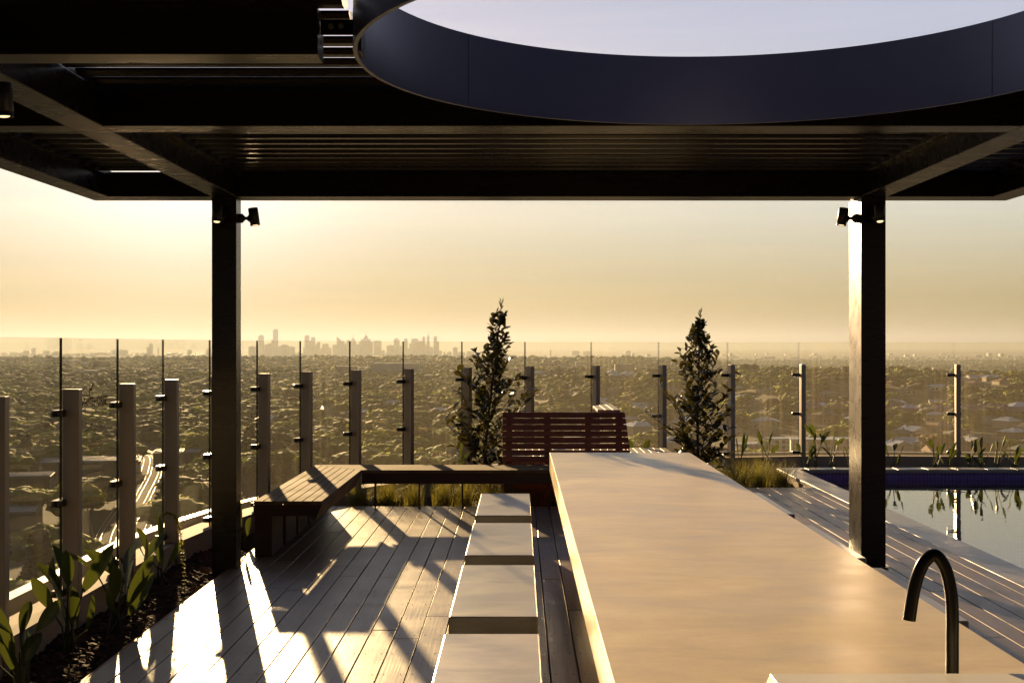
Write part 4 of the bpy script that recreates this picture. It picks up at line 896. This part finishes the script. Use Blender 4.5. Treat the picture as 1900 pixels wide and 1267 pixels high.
for i, (a, b_, y, s) in enumerate(tow):
    Yt = YC+rng.uniform(-700, 700); k = Yt/F; x0, x1 = (a-CX)*k, (b_-CX)*k; w = x1-x0; xc = (x0+x1)/2; zt_ = H-(y-CY)*k; zb = -125-0; dd = min(w, 60)/2; h = zt_-zb
    mb = MB()
    def bx(u0, u1, za, zb_): mb.box(u0, u1, -dd, dd, za, zb_)
    if s == 'flat':
        if w > 60 and i % 2: bx(-w/2, w/2, 0, h*.93); bx(-w/3, w/4, h*.93, h)
        else: bx(-w/2, w/2, 0, h); bx(-w/6, w/5, h, h+6)
    elif s == 'round': bx(-w/2, w/2, 0, h-14); mb.tube([(0, 0, h-14), (0, 0, h-5), (0, 0, h)], [w*.5, w*.42, w*.2], 12)
    elif s == 'slant': mb.hexa([(-w/2, -dd, 0), (w/2, -dd, 0), (w/2, dd, 0), (-w/2, dd, 0)], [(-w/2, -dd, h), (w/2, -dd, h-45), (w/2, dd, h-45), (-w/2, dd, h)])
    elif s == 'spire': bx(-w/2, w/2, 0, h-25); mb.tube([(0, 0, h-25), (0, 0, h), (0, 0, h+14), (0, 0, h+62)], [w*.5, w*.28, 4, 2], 8)
    else: bx(-w/2, w/2, 0, h-30); bx(-w*.36, w*.36, h-30, h); mb.tube([(0, 0, h), (0, 0, h+28), (0, 0, h+45), (0, 0, h+85)], [w*.2, w*.14, 5, 2.5], 8)
    o = mb.build('city_tower', cm_); o.location = (xc, Yt, zb)
    hw = 'tall' if y < 632 else 'middling' if y < 645 else 'low'; ww = 'slim' if b_-a < 7 else 'broad' if b_-a > 12 else 'plain'
    ex = {'flat': 'flat-topped', 'round': 'round-capped', 'slant': 'slant-topped', 'spire': 'spired', 'crown': 'stepped and spired'}[s]
    tag(o, f'{hw} {ww} {ex} tower in the hazy skyline, {ordn(i+1)} from the left', 'tower', 'towers of the distant city skyline')
mb = MB()
for k in range(240):
    xx = rng.uniform(-60, 900) if k < 190 else rng.uniform(900, 1950); Yt = rng.uniform(14000, 17500); kk = Yt/F; w = rng.uniform(2, 9)*kk/2; xc = (xx-CX)*kk; yt = rng.uniform(652, 660) if 440 < xx < 860 else rng.uniform(655, 660)
    mb.box(xc-w, xc+w, Yt-30, Yt+30, -125, H-(yt-CY)*kk)
tag(mb.build('city_blocks', cm_), 'low city blocks merging into one hazy band below the towers', 'buildings', kind='stuff')

# ------------------------------------------------------------------ haze, sky, sun, camera
HZ = 5.2e-5
mb = MB(); mb.box(-47000, 47000, -47000, 47000, -142, 345)
m = bpy.data.materials.new('haze_air'); m.use_nodes = True; nt = m.node_tree; nt.nodes.clear(); out = nt.nodes.new('ShaderNodeOutputMaterial'); pv = nt.nodes.new('ShaderNodeVolumePrincipled')
pv.inputs['Color'].default_value = (.295, .335, .375, 1); pv.inputs['Density'].default_value = HZ; pv.inputs['Anisotropy'].default_value = .42; L(nt, pv.outputs[0], out.inputs['Volume'])
tag(mb.build('haze', m), 'warm evening haze over the suburb', 'haze', kind='stuff')
AZ, EL = 14.4, 8.9
S = Vector((-math.sin(R(AZ))*math.cos(R(EL)), math.cos(R(AZ))*math.cos(R(EL)), math.sin(R(EL))))
def coords_world(nt):
    t = nt.nodes.new('ShaderNodeTexCoord'); mp = nt.nodes.new('ShaderNodeMapping'); mp.inputs['Scale'].default_value = (2.5, 2.5, 55); L(nt, t.outputs['Generated'], mp.inputs[0]); return mp.outputs[0]
w = bpy.data.worlds.new('World'); SC.world = w; w.use_nodes = True; nt = w.node_tree; bg = nt.nodes['Background']
sk = nt.nodes.new('ShaderNodeTexSky'); sk.sky_type = 'NISHITA'; sk.sun_disc = False; sk.sun_elevation = R(EL); sk.sun_rotation = R(-AZ); sk.altitude = 100; sk.air_density = 1.0; sk.dust_density = .3; sk.ozone_density = 1.0
gm = nt.nodes.new('ShaderNodeGamma'); gm.inputs[1].default_value = .35; L(nt, sk.outputs[0], gm.inputs[0])   # evens out the glow round the sun
tc = nt.nodes.new('ShaderNodeTexCoord'); sx = nt.nodes.new('ShaderNodeSeparateXYZ'); L(nt, tc.outputs['Generated'], sx.inputs[0])
tint = ramp(nt, sx.outputs[2], [(0, (.325, .278, .15)), (.03, (.41, .35, .205)), (.10, (.81, .76, .685)), (.235, (.75, .725, .87)), (.36, (.62, .63, .76)), (.6, (.52, .54, .68))])
cl = noise(nt, coords_world(nt), 1, 5, .6, .3)
mxs = nt.nodes.new('ShaderNodeMix'); mxs.data_type = 'RGBA'; mxs.blend_type = 'MULTIPLY'; mxs.inputs[0].default_value = 1; L(nt, gm.outputs[0], mxs.inputs[6]); L(nt, tint, mxs.inputs[7])
mxc = nt.nodes.new('ShaderNodeMix'); mxc.data_type = 'RGBA'; mxc.blend_type = 'MULTIPLY'; mxc.inputs[0].default_value = 1; L(nt, mxs.outputs[2], mxc.inputs[6]); L(nt, ramp(nt, cl, [(.38, (1.56, 1.57, 1.59)), (.72, (1.78, 1.72, 1.66))]), mxc.inputs[7])
dt = nt.nodes.new('ShaderNodeVectorMath'); dt.operation = 'DOT_PRODUCT'; L(nt, tc.outputs['Generated'], dt.inputs[0]); dt.inputs[1].default_value = (-math.sin(R(AZ)), math.cos(R(AZ)), 0)
mxb = nt.nodes.new('ShaderNodeMix'); mxb.data_type = 'RGBA'; mxb.blend_type = 'MULTIPLY'; mxb.inputs[0].default_value = 1; L(nt, mxc.outputs[2], mxb.inputs[6]); L(nt, ramp(nt, mathn(nt, 'ADD', mathn(nt, 'MULTIPLY', dt.outputs['Value'], .5), .5), [(.2, (.2, .23, .32)), (.6, (.36, .37, .42)), (.9, (1.03, 1.03, 1.03)), (1, (.95, .95, .95))]), mxb.inputs[7])
ds = nt.nodes.new('ShaderNodeVectorMath'); ds.operation = 'DOT_PRODUCT'; L(nt, tc.outputs['Generated'], ds.inputs[0]); ds.inputs[1].default_value = tuple(S)
gw = mathn(nt, 'POWER', mathn(nt, 'MAXIMUM', ds.outputs['Value'], 0.0), 170.0)      # the sun's aureole in hazy air
gc = nt.nodes.new('ShaderNodeVectorMath'); gc.operation = 'SCALE'; gc.inputs[0].default_value = (1.2, 1.25, 1.5); L(nt, gw, gc.inputs['Scale'])
ga = nt.nodes.new('ShaderNodeVectorMath'); ga.operation = 'ADD'; L(nt, mxb.outputs[2], ga.inputs[0]); L(nt, gc.outputs[0], ga.inputs[1])
L(nt, ga.outputs[0], bg.inputs[0]); EXPO = 1.6; bg.inputs[1].default_value = 10**(1-.35)*.1/(1.6*2**EXPO)
sl = bpy.data.lights.new('sun', 'SUN'); sl.energy = 5.0; sl.angle = R(.6); sl.color = (1, .66, .34)
so = bpy.data.objects.new('sun', sl); COL.objects.link(so); so.rotation_euler = S.to_track_quat('Z', 'Y').to_euler(); so.location = (0, 0, 50)
cd = bpy.data.cameras.new('camera'); co = bpy.data.objects.new('camera', cd); COL.objects.link(co); SC.camera = co
co.location = (0, 0, H); co.rotation_euler = (R(90), 0, 0); cd.sensor_width = 36; cd.lens = F/1900*36; cd.shift_x = -(CX-950)/1900; cd.shift_y = (CY-633.5)/1900; cd.clip_start = .05; cd.clip_end = 120000
vs_ = SC.view_settings; vs_.view_transform = 'Standard'; vs_.look = 'None'; vs_.exposure = EXPO; vs_.gamma = 1
cy = SC.cycles; cy.use_denoising = True; cy.max_bounces = 8; cy.transparent_max_bounces = 40; cy.volume_bounces = 0; cy.sample_clamp_indirect = 6; cy.caustics_reflective = False; cy.caustics_refractive = False
try: cy.denoiser = 'OPENIMAGEDENOISE'
except Exception: pass
